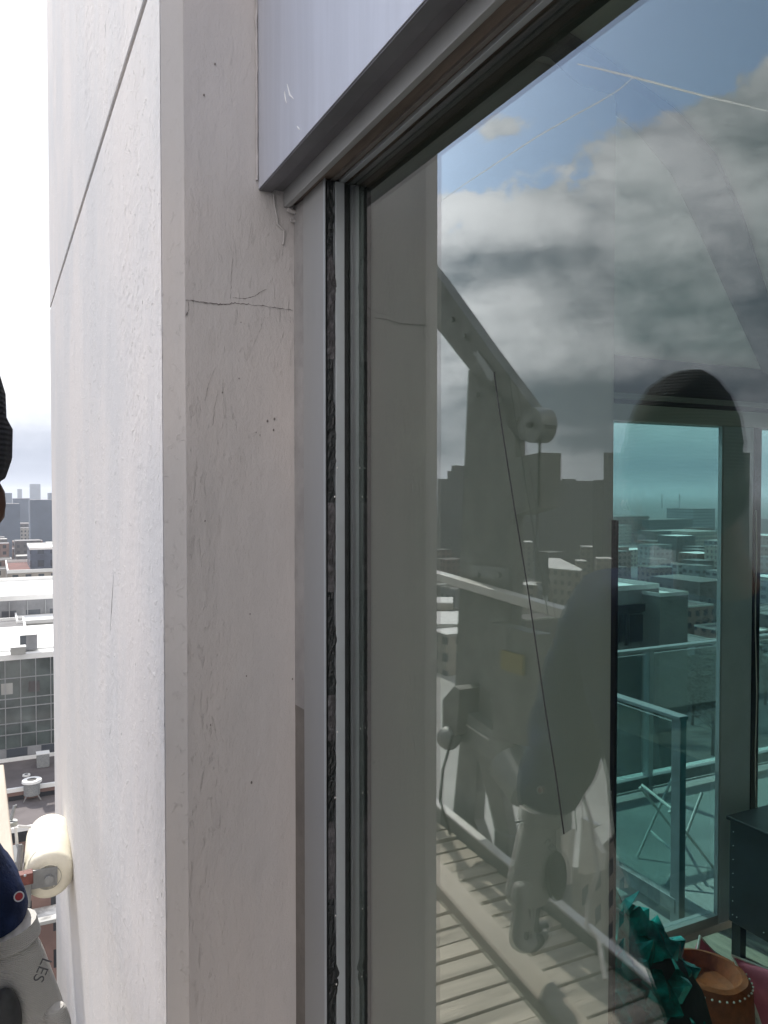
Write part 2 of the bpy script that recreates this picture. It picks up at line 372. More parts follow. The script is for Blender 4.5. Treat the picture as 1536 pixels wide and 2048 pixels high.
# ------------------------------------------------------------------ the concrete pier on the left
PX, Y1, Y3 = -.196, 1.0, 3.17
pier = thing('concrete_pier', 'pale painted concrete pier rising the full height, outer face in raking sun', 'pier', (-.1, 2.1, -20))
JY = 2.86
def pier_profile(dx=0., notch=True):
    a = dx
    P = [(.50, Y1+a), (-.0266, Y1+a), (-.171+a*.4, Y1+a), (PX+a, Y1+.0095+a*.4)]
    if notch: P += [(PX+a, JY-.004), (PX+.009, JY-.004), (PX+.009, JY+.004), (PX+a, JY+.004)]
    P += [(PX+a, Y3-.07-a), (PX+a+.012, Y3-.03-a), (PX+a+.04, Y3-a), (.50, Y3-a)]
    return P
def ext(P, z0, z1): 
    b = MB(); b.prism([(x, y, z0) for x, y in P], (0, 0, z1-z0)); return b
GZ = .652
ext(pier_profile(), -20, GZ).obj('lower_shaft', 'conc', pier)
ext(pier_profile(), GZ+.013, 9).obj('upper_shaft', 'conc', pier)
ext(pier_profile(.013, False), GZ+.0002, GZ+.0128).obj('joint_recess', plain('joint_grey', (.30, .30, .31), .9), pier)
# the shaded reveal side: a skim coat with trowel marks, slightly proud, bumpy surface
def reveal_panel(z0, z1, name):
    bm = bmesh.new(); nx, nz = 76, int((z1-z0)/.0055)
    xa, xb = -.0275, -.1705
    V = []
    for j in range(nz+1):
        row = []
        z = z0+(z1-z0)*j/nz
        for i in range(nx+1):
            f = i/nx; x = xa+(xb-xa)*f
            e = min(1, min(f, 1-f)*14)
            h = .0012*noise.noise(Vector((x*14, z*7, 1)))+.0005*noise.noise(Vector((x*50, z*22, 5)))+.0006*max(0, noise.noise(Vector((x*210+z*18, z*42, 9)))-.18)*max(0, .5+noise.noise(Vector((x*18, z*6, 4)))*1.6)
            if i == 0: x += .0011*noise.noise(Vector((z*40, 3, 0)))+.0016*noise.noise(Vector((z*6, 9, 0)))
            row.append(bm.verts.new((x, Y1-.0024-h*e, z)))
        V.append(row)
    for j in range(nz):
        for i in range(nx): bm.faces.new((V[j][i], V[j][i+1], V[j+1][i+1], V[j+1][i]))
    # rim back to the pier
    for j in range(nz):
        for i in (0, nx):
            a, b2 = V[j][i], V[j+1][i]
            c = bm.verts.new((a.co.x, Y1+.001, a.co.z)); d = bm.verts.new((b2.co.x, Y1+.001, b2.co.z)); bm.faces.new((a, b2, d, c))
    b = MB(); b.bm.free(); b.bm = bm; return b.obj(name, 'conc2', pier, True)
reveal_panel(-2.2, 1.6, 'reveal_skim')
def outer_skim(z0, z1, name):
    b = MB(); bm = b.bm; ys = [1.0115]
    while ys[-1] < JY-.012: ys.append(min(JY-.006, ys[-1]+.0052*(ys[-1]/1.01)**1.3))
    n = int((z1-z0)/.0034); V = []
    for j in range(n+1):
        z = z0+(z1-z0)*j/n; row = []
        for i, y in enumerate(ys):
            m1 = noise.noise(Vector((y*3.1, z*1.3, 7))); m2 = noise.noise(Vector((y*8, z*2.6, 11)))
            s = max(.22, min(1.2, .55+1.1*m1+.8*m2-.2*(y-1.0)))
            a = noise.noise(Vector((y*88, z*60, 3))); c = noise.noise(Vector((y*150, z*130, 5)))
            r = max(0, a-.08)**1.15*.0017+c*.0007
            h = r*s+.0007*noise.noise(Vector((y*9, z*4, 2)))
            e = min(1, i/2., (len(ys)-1-i)/2., j/3., (n-j)/3.)
            row.append(bm.verts.new((PX-.0006-max(-.0004, h*e), y+(.0012*noise.noise(Vector((z*30, 5, 5))) if i == 0 else 0), z)))
        V.append(row)
    for j in range(n):
        for i in range(len(ys)-1): bm.faces.new((V[j][i], V[j][i+1], V[j+1][i+1], V[j+1][i]))
    return b.obj(name, 'conc3', pier, True)
outer_skim(-1.75, GZ-.003, 'outer_skim')
outer_skim(GZ+.016, 1.75, 'outer_skim')
# cracks in the reveal, as slim dark grooves standing on the skim
def crack(pts, w, jit=.0006, n=8, m='crack', name='crack'):
    b = MB(); P = []
    for (p, q) in zip(pts, pts[1:]):
        for k in range(n): P.append(Vector(p).lerp(Vector(q), k/n))
    P.append(Vector(pts[-1])); rs = []
    for i, p in enumerate(P):
        p.x += random.uniform(-jit, jit); p.z += random.uniform(-jit, jit); p.y += -.0003
        rs.append(w*(.25+.75*random.random())*(1-.7*abs(i/len(P)-.3)))
    b.tube(P, rs, 5); return b.obj(name, m, pier)
RY = Y1-.0028
def rp(*L): return [D(x, y, y=RY) for x, y in L]
crack(rp((372, 600), (392, 602), (410, 605), (440, 609), (470, 606), (500, 609), (530, 612), (560, 617), (586, 621)), .0008, .0008)
crack(rp((465, 596), (490, 597), (510, 592), (522, 583), (533, 579)), .0006, .0004)
crack(rp((466, 516), (462, 560), (461, 600)), .0003)
crack(rp((372, 632), (378, 620), (376, 604)), .0008)
crack(rp((410, 802), (416, 772), (430, 735)), .0003)
crack(rp((425, 850), (430, 810), (436, 780)), .0003)
crack(rp((508, 690), (520, 660), (530, 632)), .0002)
for q in ((430, 128), (408, 190), (482, 645), (549, 838), (547, 860), (535, 842), (500, 1228), (493, 1352), (421, 1450), (503, 1565), (585, 1358), (410, 1042), (445, 785), (478, 757), (512, 865), (520, 870)):
    p = D(*q, y=RY); s_ = random.uniform(.0006, .0014)
    MB().ball(p, s_, 1, (1, .5, 1.5)).obj('pock_mark', 'crack', pier)
# long scratches on the sunny face
for a, b_ in (((228, 1140), (220, 1270)), ((222, 1450), (219, 1480)), ((213, 30), (209, 90)), ((210, 90), (207, 108))):
    p = D(*a, x=PX-.0003); q = D(*b_, x=PX-.0003)
    MB().tube([p, (p+q)/2, q], [.0002, .0009, .0002], 5).obj('scratch', 'seal', pier)
# ------------------------------------------------------------------ window in the near facade
JX = -.0266
wf = thing('facade_window', 'large fixed window with grey metal frame reflecting the sky and the work platform', 'window', (0, -.3, -2.3))
fr = MB().box((JX, .897, -2.2), (.03, .968, .377), .0012).obj('jamb', 'alum', wf)
MB().prism([(JX+.0005, .966, -2.2), (JX-.0015, .9985, -2.2), (.03, .9985, -2.2), (.03, .966, -2.2)], (0, 0, 2.2+D(600, 1415, y=.98).z)).obj('lower_joint_sealant', 'seald', wf)
MB().prism([(JX+.0002, .966, D(600, 1415, y=.98).z), (JX-.0018, .9985, D(600, 1415, y=.98).z), (.03, .9985, D(600, 1415, y=.98).z), (.03, .966, D(600, 1415, y=.98).z)], (0, 0, .375-D(600, 1415, y=.98).z)).obj('upper_joint_sealant', 'seal', wf)
MB().box((-.0272, .8915, -2.2), (-.0262, .897, .376)).obj('jamb_lip', 'bead', wf)
MB().box((-.0155, .8865, -2.2), (-.0035, .8968, .372), .0007).obj('side_bead', 'bead', wf)
MB().box((-.0034, .889, -2.2), (.024, .8965, .372)).obj('edge_gasket', 'black', wf)
# torn black gasket in the gap
def ragged(z0, z1, m, y, amp, name):
    b = MB(); bm = b.bm; n = int((z1-z0)/.0022); V = []
    for j in range(n+1):
        z = z0+(z1-z0)*j/n
        r = -.0158+1.9*amp*(.8*noise.noise(Vector((z*26, 1, 2)))+.3*noise.noise(Vector((z*120, 4, 2)))+.9*noise.noise(Vector((z*11, 7, 2))))
        r = max(-.0205, min(-.0065, r))
        row = []
        for i in range(7):
            f = i/6; x = -.0262+(r+.0262)*f
            h = .0012*noise.noise(Vector((x*300, z*120, 0)))+.0005*noise.noise(Vector((x*700, z*400, 3)))
            row.append(bm.verts.new((x, y-h+(.004 if i == 6 else 0), z)))
        V.append(row)
    for j in range(n):
        for i in range(6): bm.faces.new((V[j][i], V[j][i+1], V[j+1][i+1], V[j+1][i]))
    return b.obj(name, m, wf)
MB().box((-.0262, .8935, -2.2), (-.0155, .8966, .374)).obj('gap_backing', 'black', wf)
seg = [(-2.2, -.62, 'black', .0042), (-.62, -.495, 'black', .005), (-.495, -.40, 'grime', .0022), (-.40, -.30, 'black', .004), (-.30, -.245, 'grime', .0015), (-.245, -.12, 'black', .0038),
       (-.12, -.012, 'grime', .0012), (-.012, .16, 'black', .0042), (.16, .285, 'grime', .0022), (.285, .372, 'black', .0060)]
for i, (a, b_, m, am) in enumerate(seg): ragged(a, b_, m, .8862, am, 'torn_gasket' if m == 'grime' else 'black_gasket')
for zz in (-.29, -.515, .03, -.37, -.005, -.6):
    MB().ball((-.0175+random.uniform(-.002, .003), .8835, zz), .0011, 1, (1, .6, 1.3)).obj('white_flake', 'white', wf)
# panes
MB().box((0, -2.4, -2.2), (.0028, .8925, .372)).obj('outer_pane', 'glass', wf)
MB().box((.0034, -2.4, -2.2), (.0066, .8925, .372)).obj('inner_pane', 'glass2', wf)
MB().box((.007, .858, -2.2), (.0178, .8885, .366)).obj('side_spacer_mask', 'black', wf)  # edge spacer, widened and blackened to keep this strip of glass dark
MB().box((.007, -2.4, .356), (.0178, .8738, .3715)).obj('top_spacer', 'blackp', wf)
# head: stepped soffit
MB().box((-.0345, -2.4, .3775), (.034, .9975, .43)).obj('head_soffit', 'soffit_brown', wf)
MB().box((-.018, -2.4, .3745), (-.013, .9, .3774)).obj('soffit_rib', 'seald', wf)
MB().box((-.009, -2.4, .3725), (-.002, .8925, .3774), .0006).obj('top_bead', 'bead', wf)
MB().box((-.0425, -2.4, .3715), (-.0348, .9975, .3965), .0008).obj('head_drip', 'alum', wf)
MB().box((-.058, -2.4, .3925), (-.0428, .9975, .41)).obj('head_shadow_gap', 'alumd', wf)
MB().box((-.075, -2.4, .388), (-.0583, .9975, .42), .0006).obj('fascia_return', 'alumd', wf)
MB().box((-.10, -2.45, -2.26), (.03, .9975, -2.2)).obj('sill', 'alum', wf)
MB().box((JX, -2.52, -2.2), (.03, -2.4, .377)).obj('far_jamb', 'alum', wf)
# fascia above the window
fa = thing('fascia_panel', 'smooth blue-grey metal fascia panel above the window beside the pier', 'cladding', (-.05, -.7, .42))
MB().box((-.0765, -2.5, .3895), (-.0752, .9965, 3.2), .0004).obj('skin_panel', 'fascia', fa)
MB().box((-.0748, -2.5, .421), (.03, .9965, 3.19)).obj('backing_wall', 'alumd', fa)
for a, b_, c in (((574, 168), (580, 190), (587, 198)), ((569, 183), (571, 197), (573, 206)), ((594, 252), (597, 256), (600, 260))):
    P = [D(*q, x=-.0768) for q in (a, b_, c)]; MB().tube(P, [.0003, .0012, .0003], 5).obj('scuff_mark', 'white', fa)
# caulk bead between the pier and the fascia, with runs below it
def wobble(pts, r, n=14, amp=.0015, name='caulk_bead', m='caulk', par=None):
    P = []; rs = []
    for p, q in zip(pts, pts[1:]):
        for k in range(n):
            v = Vector(p).lerp(Vector(q), k/n); v.x += amp*noise.noise(v*60+Vector((3, 1, 0)))*1.5; P.append(v)
            rs.append(r*(.75+.8*abs(noise.noise(v*45))))
    return MB().tube(P, rs, 8).obj(name, m, par, True)
wobble([(-.0775, .9955, 1.5), (-.0785, .9955, .39)], .0016, 110, .0012, par=pier)
wobble([D(522, 130, y=.996), D(520, 200, y=.996), D(527, 235, y=.996), D(519, 262, y=.996)], .0024, 14, .003, par=pier)
wobble([D(530, 250, y=.996), D(528, 330, y=.996), D(533, 385, y=.996)], .0020, 14, .002, par=pier)
wobble([D(548, 388, y=.996), D(551, 420, y=.996), D(556, 448, y=.996), D(568, 460, y=.996), D(566, 492, y=.996)], .0013, 14, .001, par=pier)
wobble([D(575, 418, y=.993), D(590, 425, y=.993), D(606, 420, y=.993), D(600, 445, y=.994), D(578, 440, y=.994)], .0028, 10, .001, par=pier)
# ------------------------------------------------------------------ rest of the building
bw = thing('tower_facade', 'grey tower facade continuing around the window and out of the frame', 'building', (3, -2, -20))
MB().box((-.02, -9, -50), (.6, -2.53, 9)).obj('side_wall', 'conc', bw)
MB().box((-.02, -2.5, -50), (.6, .99, -2.27)).obj('lower_wall', 'conc', bw)
YW = 2.9; CZ = .65; FZ = -2.25
MB().box((.035, -2.5, CZ), (7.5, YW+.121, CZ+.2)).obj('ceiling', 'ceil', bw)
MB().box((.605, -2.5, FZ-.2), (7.5, YW-.05, FZ)).obj('floor_slab', 'wood', bw)
MB().box((.601, -2.7, FZ), (7.5, -2.51, CZ)).obj('back_wall', 'room', bw)
MB().box((7.5, -2.7, FZ), (7.7, YW, CZ)).obj('end_wall', 'room', bw)
MB().box((-.02, -8, CZ+.21), (8, YW+.02, 9)).obj('upper_storeys', 'greyw', bw)
MB().box((.62, -8, -50), (8, YW-.02, FZ-.22)).obj('lower_storeys', 'greyw', bw)
# partition behind the pane with its black edge strip
pw = thing('partition_wall', 'plain grey green partition seen through the glass beside the pier', 'partition', (.3, 1.0, FZ))
wx = D(1222, 1200, y=.985).x
MB().box((.031, .985, FZ), (wx, .9975, CZ-.002)).obj('panel', 'room', pw)
MB().box((wx+.0005, .975, FZ), (wx+.0055, .99, D(1228, 1040, y=.985).z)).obj('edge_strip', 'blackp', pw)
MB().box((.502, 1.0, FZ), (.522, YW-.003, CZ-.002)).obj('return_panel', 'room', pw)
# dark curved band on the ceiling, widening along its length
tr = [(905, 285), (960, 205), (1010, 148), (1050, 112), (1085, 98), (1120, 104), (1165, 138), (1230, 190), (1310, 250), (1385, 335), (1440, 450), (1490, 580), (1536, 700), (1600, 900)]
P = [D(x, y, z=CZ-.02) for x, y in tr]
b = MB()
LW = [.030, .032, .034, .036, .036, .038, .05, .06, .07, .085, .10, .11, .12, .13]; rows = []
for i, p in enumerate(P):
    d = (P[min(i+1, len(P)-1)]-P[max(i-1, 0)]).normalized(); n_ = Vector((-d.y, d.x, 0)).normalized()*LW[i]*.5
    rows.append([b.bm.verts.new(q) for q in (p-n_, p+n_, p+n_+Vector((0, 0, .018)), p-n_+Vector((0, 0, .018)))])
for a, c in zip(rows, rows[1:]):
    for k in range(4): b.bm.faces.new((a[k], a[(k+1) % 4], c[(k+1) % 4], c[k]))
b.bm.faces.new(rows[0]); b.bm.faces.new(rows[-1][::-1])
b.obj('ceiling_band', 'roomd', label='dark curved band running along the ceiling behind the glass', cat='curtain track')
# ------------------------------------------------------------------ far window wall of the room
fwn = thing('corner_window', 'tall green tinted corner window at the far end of the room', 'window', (3, YW, FZ))
def fx(px, y=YW): return D(px, 985, y=y).x
hz = lambda py, y=YW: D(1340, py, y=y).z
zh = hz(846); 
MB().box((.524, YW, hz(812)), (7.5, YW+.12, CZ-.0003)).obj('bulkhead', 'roomd', fwn)
MB().box((.524, YW-.02, hz(804)), (7.5, YW+.1, hz(794))).obj('header_trim', 'alum', fwn)
MB().box((.524, YW-.005, zh), (7.5, YW+.11, hz(814))).obj('header', 'room', fwn)
xm0, xm1, xm2 = fx(1448), fx(1507), fx(1521)
MB().box((xm0, YW+.002, FZ), (xm1, YW+.029, zh-.002)).obj('mullion', plain('mullion_paint', (.58, .66, .72), .5, 0, .05), fwn)
MB().box((xm0-.012, YW+.004, FZ), (xm0-.001, YW+.028, zh-.002)).obj('mullion_trim', 'bead', fwn)
MB().box((xm1+.001, YW-.004, FZ), (xm2, YW+.029, zh-.002)).obj('dark_frame', 'blackp', fwn)
MB().box((5.6, YW, FZ), (7.5, YW+.10, zh-.002)).obj('side_wall', 'room', fwn)
MB().box((.61, YW, FZ), (xm0-.013, YW+.06, FZ+.05)).obj('sill', 'alum', fwn)
MB().box((.605, YW+.03, FZ+.051), (xm1+.01, YW+.036, zh-.001)).obj('wide_pane', 'teal', fwn)
MB().box((xm1+.011, YW+.03, FZ+.051), (5.6, YW+.036, zh-.001)).obj('narrow_pane', 'teal', fwn)
P = [D(1512+1.5*math.sin(q*1.3), 1020+q*60, y=YW-.04) for q in range(11)]
MB().tube(P, .003, 6).obj('blind_cord', 'piping', label='thin white cord hanging down the dark window frame', cat='cord')
# ------------------------------------------------------------------ terrace
TZ = -2.32
MB().box((.6, YW+.13, TZ-.2), (9, 4.9, TZ)).obj('terrace', 'terr', kind='structure')
MB().box((.62, YW+.125, -50), (8, 4.85, TZ-.21)).obj('terrace_wall', 'conc', bw)
def guard(name, label, p, q, posts):
    g = thing(name, label, 'balustrade', ((p[0]+q[0])/2, (p[1]+q[1])/2, TZ))
    p = Vector(p); q = Vector(q); d = (q-p).normalized()
    MB().bar(p, q, .065, .022, bev=.004).obj('handrail', 'rail', g)
    MB().bar(p+d*.03-Vector((0, 0, 1.02)), q-Vector((0, 0, 1.02)), .05, .08, bev=.003).obj('bottom_rail', 'steel', g)
    MB().bar(p+d*.03-Vector((0, 0, .5)), q-Vector((0, 0, .5)), .012, .93).obj('glass_panel', 'balg', g)
    for f in posts:
        c = p.lerp(q, f)+d*.035; MB().box((c.x-.022, c.y-.032, TZ), (c.x+.022, c.y+.032, p.z-.012), .003).obj('post', 'rail', g)
    return g
ne = D(1408, 1450, x=D(1408, 1450, z=-1.2).x); nx = ne.x
guard('glass_balustrade', 'nearer glass balustrade ending in a post beside the window mullion', (nx, YW+.16, -1.2), (nx, 4.5, -1.2), [0, .62])
fy = 4.55
guard('glass_balustrade', 'farther glass balustrade running across the outer edge of the terrace', (.7, fy, -1.2), (8.5, fy, -1.2), [.05, (D(1297, 1300, y=fy).x-.7)/7.8-.004, .62, .8])
MB().box((.7, 4.62, TZ), (9, 4.9, TZ+.012)).obj('terrace_edge', 'roofw', kind='structure')
# folding chair outside (white tubular legs)
ch = thing('folding_chair', 'white tubular chair frame standing on the terrace behind the balustrade post', 'chair', D(1400, 1760, z=TZ))
def tb(name, pts, r, m, par, seg=8): return MB().tube(pts, r, seg).obj(name, m, par, True)
c0 = D(1333, 1772, z=TZ+.01); c1 = D(1376, 1718, z=TZ+.01)+Vector((0, 0, .42)); 
cA = Vector((c0.x, c0.y, TZ+.01)); dx = Vector((.40, .05, 0)); dy = Vector((.12, .36, 0))
for nm, p, q in (('leg', cA, cA+dx*.9+dy*.1+Vector((0, 0, .46))), ('leg', cA+dy, cA+dy+dx*.9+Vector((0, 0, .46))),
                 ('leg', cA+dx*1.1, cA+dx*.05+Vector((0, 0, .44))), ('leg', cA+dx*1.1+dy, cA+dx*.05+dy+Vector((0, 0, .44)))):
    tb(nm, [p, q], .009, 'white', ch)
tb('stretcher', [cA+dx*.3+Vector((0, 0, .14)), cA+dy+dx*.3+Vector((0, 0, .14))], .008, 'white', ch)
o_ = cA+Vector((0, 0, .45)); tb('seat_rail', [o_+dx*.1, o_+dx*.1+dy], .009, 'white', ch)
# white roof things beyond the narrow pane
# ------------------------------------------------------------------ in the room
cab = thing('low_cabinet', 'low black cabinet with riveted edges standing in front of the window mullion', 'cabinet', D(1500, 1900, z=FZ))
kc = D(1456, 1905, z=FZ); kx, ky = kc.x, min(kc.y, YW-.08); kt = D(1456, 1628, x=kx).z
kt = D(1456, 1640, y=ky).z
MB().box((kx, ky-1.4, FZ+.16), (kx+.5, ky, kt), .006).obj('body', 'cabinet', cab)
MB().box((kx-.012, ky-1.42, kt+.001), (kx+.52, ky+.012, kt+.02), .004).obj('top', 'blackp', cab)
for (a, b_) in ((.0, -.05), (.0, -1.38), (.45, -.05), (.45, -1.38)):
    MB().box((kx+a, ky+b_-.02, FZ), (kx+a+.04, ky+b_+.03, FZ+.16)).obj('leg', 'cabinet', cab)
for k in range(7):
    for (yy, zz) in ((ky-.025, FZ+.2+k*(kt-FZ-.25)/6),):
        MB().ball((kx-.0015, yy, zz), .0028, 1).obj('rivet', 'bead', cab)
for k in range(9): MB().ball((kx-.002, ky-.05-k*.15, FZ+.20), .0028, 1).obj('rivet', 'bead', cab)
# teal foil bag: a crumpled heap
def crumple(c, rad, seedv, amp, name, m, par=None, squash=(1, 1, 1), sub=4, fac=1., **k):
    b = MB(); bmesh.ops.create_icosphere(b.bm, subdivisions=sub, radius=1)
    for v in b.bm.verts:
        d = v.co.normalized(); h = 1+amp*(noise.voronoi(d*2.6*fac+Vector((seedv, 0, 0)))[0][1]-.5)*1.6+amp*.5*noise.noise(d*7*fac+Vector((0, seedv, 0)))
        v.co = Vector((d.x*squash[0], d.y*squash[1], d.z*squash[2]))*h*rad+Vector(c)
    return b.obj(name, m, par, **k)
tcn = D(1265, 1890, y=1.55)
bag = thing('gift_heap', 'dark crumpled sack topped with shiny teal foil, beside the black edge strip', 'bag', (tcn.x, tcn.y, FZ))
xc, yc, zc = tcn.x, tcn.y, tcn.z
b = MB(); prof = [(.02, FZ), (.25, FZ+.01), (.29, FZ+.3), (.25, zc-.28), (.19, zc-.10), (.11, zc+.02), (.01, zc+.05)]
b.lathe(prof, Matrix.Translation((xc-.02, yc, 0)), 48)
for v in b.bm.verts: v.co += Vector((noise.noise(v.co*6), noise.noise(v.co*6+Vector((9, 0, 0))), 0))*.03
b.obj('sack', plain('dark_cloth', (.012, .022, .03), .8, 0, .3, 12, .004, 20), bag, True)
b = MB(); bmesh.ops.create_icosphere(b.bm, subdivisions=4, radius=1)
for v in b.bm.verts:
    d = v.co.normalized(); h = 1+.30*noise.noise(d*5)+.07*random.uniform(-1, 1)+.12*noise.noise(d*13)
    v.co = Vector((d.x*.185, d.y*.185, d.z*.21))*h+Vector((xc-.035, yc, zc-.12))
b.obj('foil_wrap', 'teal_c', bag)
for k in range(24):
    a = random.uniform(0, 6.28); hh = random.random()**.8; zq = zc-.30+hh*.42; rr = (.255 if zq < zc-.28 else .255+(zq-zc+.28)*(-.333) if zq < zc-.1 else max(.01, .195-(zq-zc+.1)*.95))*random.uniform(1.0, 1.15)
    p = Vector((xc-.02+rr*math.cos(a), yc+rr*math.sin(a), zc-.30+hh*.42))
    b = MB(); bm = b.bm; s_ = random.uniform(.018, .05)
    q = Matrix.Rotation(random.uniform(0, 6.28), 3, 'Z') @ Matrix.Rotation(random.uniform(-.9, .9), 3, 'X')
    pts = [Vector((random.uniform(-.2, .2), random.uniform(-.2, .2), .25))]+[Vector((math.cos(t_*1.257)*random.uniform(.6, 1.1), math.sin(t_*1.257)*random.uniform(.6, 1.1), random.uniform(-.35, .1))) for t_ in range(5)]
    vs = [bm.verts.new(p+(q @ w)*s_) for w in pts]
    vb = [bm.verts.new(p+(q @ w)*s_-Vector((0, 0, .0015))) for w in pts]
    for i in range(5):
        bm.faces.new((vs[0], vs[1+i], vs[1+(i+1) % 5])); bm.faces.new((vb[0], vb[1+(i+1) % 5], vb[1+i])); bm.faces.new((vs[1+i], vb[1+i], vb[1+(i+1) % 5], vs[1+(i+1) % 5]))
    b.obj('foil_leaf', 'teal_c', bag)
# orange leather tub stool with studs
oc_ = D(1415, 1975, y=2.02)
st = thing('leather_stool', 'orange brown leather tub stool edged with pale studs', 'stool', (oc_.x, oc_.y, FZ))
ox, oy, oz = oc_.x, oc_.y, D(1415, 1938, y=2.02).z
b = MB(); prof = [(.01, FZ+.02), (.15, FZ+.02), (.165, FZ+.2), (.155, oz-.10), (.15, oz-.03), (.135, oz-.005), (.115, oz), (.09, oz-.05), (.01, oz-.07)]
b.lathe(prof, Matrix.Translation((ox, oy, 0)), 48)
for v in b.bm.verts:
    if v.co.z > oz-.06: v.co.z += .012*math.cos(math.atan2(v.co.y-oy, v.co.x-ox)-1.9)+.012*noise.noise(v.co*9)
b.obj('leather_body', 'orange', st, True)
for k in range(38):
    a = 2*math.pi*k/38; r = .149; zz = oz-.022+.012*math.cos(a-1.9)+.012*noise.noise(Vector((ox+r*math.cos(a), oy+r*math.sin(a), oz))*9)
    MB().ball((ox+r*math.cos(a), oy+r*math.sin(a), zz), .0042, 1).obj('stud', 'piping', st)
# pink cushions with white piping
def cushion(name, label, c, u, v, thick, m):
    b = MB(); n = 20; u = Vector(u); v = Vector(v); w = u.cross(v).normalized(); T = []; Bt = []
    for j in range(n+1):
        for i in range(n+1):
            a = i/n*2-1; e = j/n*2-1; k = ((1-a*a)*(1-e*e))**.4*thick/2
            s_ = 1-.08*(a*a*(1-e*e)+e*e*(1-a*a))*0-.10*(1-a*a)*(e*e)-.10*(1-e*e)*(a*a)
            p = Vector(c)+u*a*s_+v*e*s_; wr = .006*noise.noise(Vector((a*3, e*3, thick)))
            T.append(b.bm.verts.new(p+w*(k+wr+.001))); Bt.append(b.bm.verts.new(p-w*(k+.001)))
    for j in range(n):
        for i in range(n):
            q = j*(n+1)+i; b.bm.faces.new((T[q], T[q+1], T[q+n+2], T[q+n+1])); b.bm.faces.new((Bt[q+n+1], Bt[q+n+2], Bt[q+1], Bt[q]))
    o = b.obj(name, m, None, True, label, 'cushion')
    ring = []
    for (a0_, e0_, a1_, e1_) in ((-1, -1, 1, -1), (1, -1, 1, 1), (1, 1, -1, 1), (-1, 1, -1, -1)):
        for k in range(10):
            f = k/10; a = a0_+(a1_-a0_)*f; e = e0_+(e1_-e0_)*f
            s_ = 1-.10*(1-a*a)*(e*e)-.10*(1-e*e)*(a*a); ring.append(Vector(c)+u*a*s_+v*e*s_)
    ring.append(ring[0]); tb('piping', ring, .0055, 'piping', o); return o
k1 = D(1400, 1872, y=2.42)
cushion('cushion', 'deep pink cushion with white piping standing up behind the leather stool', k1+Vector((.03, -.01, -.21)), (.11, .02, -.09), (.08, .03, .12), .09, 'pink')
k2 = D(1520, 2030, y=1.9)
cushion('cushion', 'faded pink cushion with white piping at the lower right corner of the window', k2+Vector((.20, -.06, -.08)), (.22, -.08, -.08), (.02, .10, .15), .11, 'pink')
# support under the cushions: a low bench
bn = thing('low_bench', 'low dark bench carrying the pink cushions', 'bench', (k1.x, k1.y, FZ))
bz = min(k1.z-.36, k2.z-.27)
MB().box((ox+.19, oy-.65, bz-.06), (ox+.75, oy+.1, bz), .01).obj('seat', 'blackp', bn)
for (a, e) in ((.22, -.6), (.7, -.6), (.22, .05), (.7, .05)): MB().box((ox+a-.02, oy+e-.02, FZ), (ox+a+.02, oy+e+.02, bz-.06)).obj('leg', 'blackp', bn)
# ================================================================== WORK PLATFORM outside (mostly seen in the pane)
pf = thing('suspended_platform', 'suspended work platform with timber rail, plank deck and steel davit hanging beside the facade', 'work platform', (-.85, 1, -1.6))
# inner timber rail
ra = Vector((-.372, 2.9, -.655)); rb_ = Vector((-.352, -1.4, -.93))
ra = Vector((-.3775, 2.35, -.70)); slope = (-.779+.739)/(1.30-.93)*-1
def railpt(y): return Vector((-.3797-(y-1.62)*.028, y, -.770+(y-1.0)*.095))
MB().bar(railpt(2.1), railpt(-1.4), .046, .03, bev=.003).obj('inner_rail', 'plank', pf)
for yy in (-.2, -1.2):
    p = railpt(yy); MB().bar(p-Vector((0, 0, .016)), Vector((p.x, yy, -1.50)), .035, .035, (0, 1, 0)).obj('inner_post', 'steel', pf)
# deck
XO = -1.32
def deckz(y): return -1.50+(y-1.0)*.05
dk = MB()
yy = -1.6; k = 0
while yy < 4.2:
    w_ = .075+random.uniform(-.006, .006)
    z0 = deckz(yy)+random.uniform(-.004, .004)
    MB().bar((-.40, yy+w_/2, z0), (XO+.03, yy+w_/2+random.uniform(-.01, .01), z0), w_-.006, .028, bev=.002).obj('deck_board', 'deckp', pf)
    yy += w_; k += 1
for xx in (-.42, XO+.02):
    MB().bar((xx, 4.2, deckz(4.2)-.06), (xx, -1.6, deckz(-1.6)-.06), .05, .08).obj('deck_beam', 'steel', pf)
# outer side: toe panel and rails
def mline(a, b_, x, ext0=.6, ext1=1.6):
    p = M(*a, x=x); q = M(*b_, x=x); d = (q-p).normalized(); return p-d*ext0, q+d*ext1
p1, q1 = mline((873, 1607), (983, 1698), XO)
p2, q2 = mline((873, 1673), (1016, 1811), XO)
b = MB(); b.prism([p1, q1, q2, p2], (.02, 0, 0)).obj('toe_panel', 'steeld', pf)
MB().bar(p1, q1, .035, .014).obj('toe_cap', 'white', pf)
MB().bar(p2+Vector((.03, 0, 0)), q2+Vector((.03, 0, 0)), .03, .012).obj('toe_trim', 'white', pf)
p3, q3 = mline((870, 1150), (1125, 1225), -1.38, .5, 1.3)
MB().bar(p3, q3, .05, .035, bev=.004).obj('outer_rail', 'white', pf)
for f in (.02, .52, .96):
    c = p3.lerp(q3, f); MB().bar(c, (c.x, c.y, deckz(c.y)-.05), .04, .04, (0, 1, 0)).obj('outer_post', 'steel', pf)
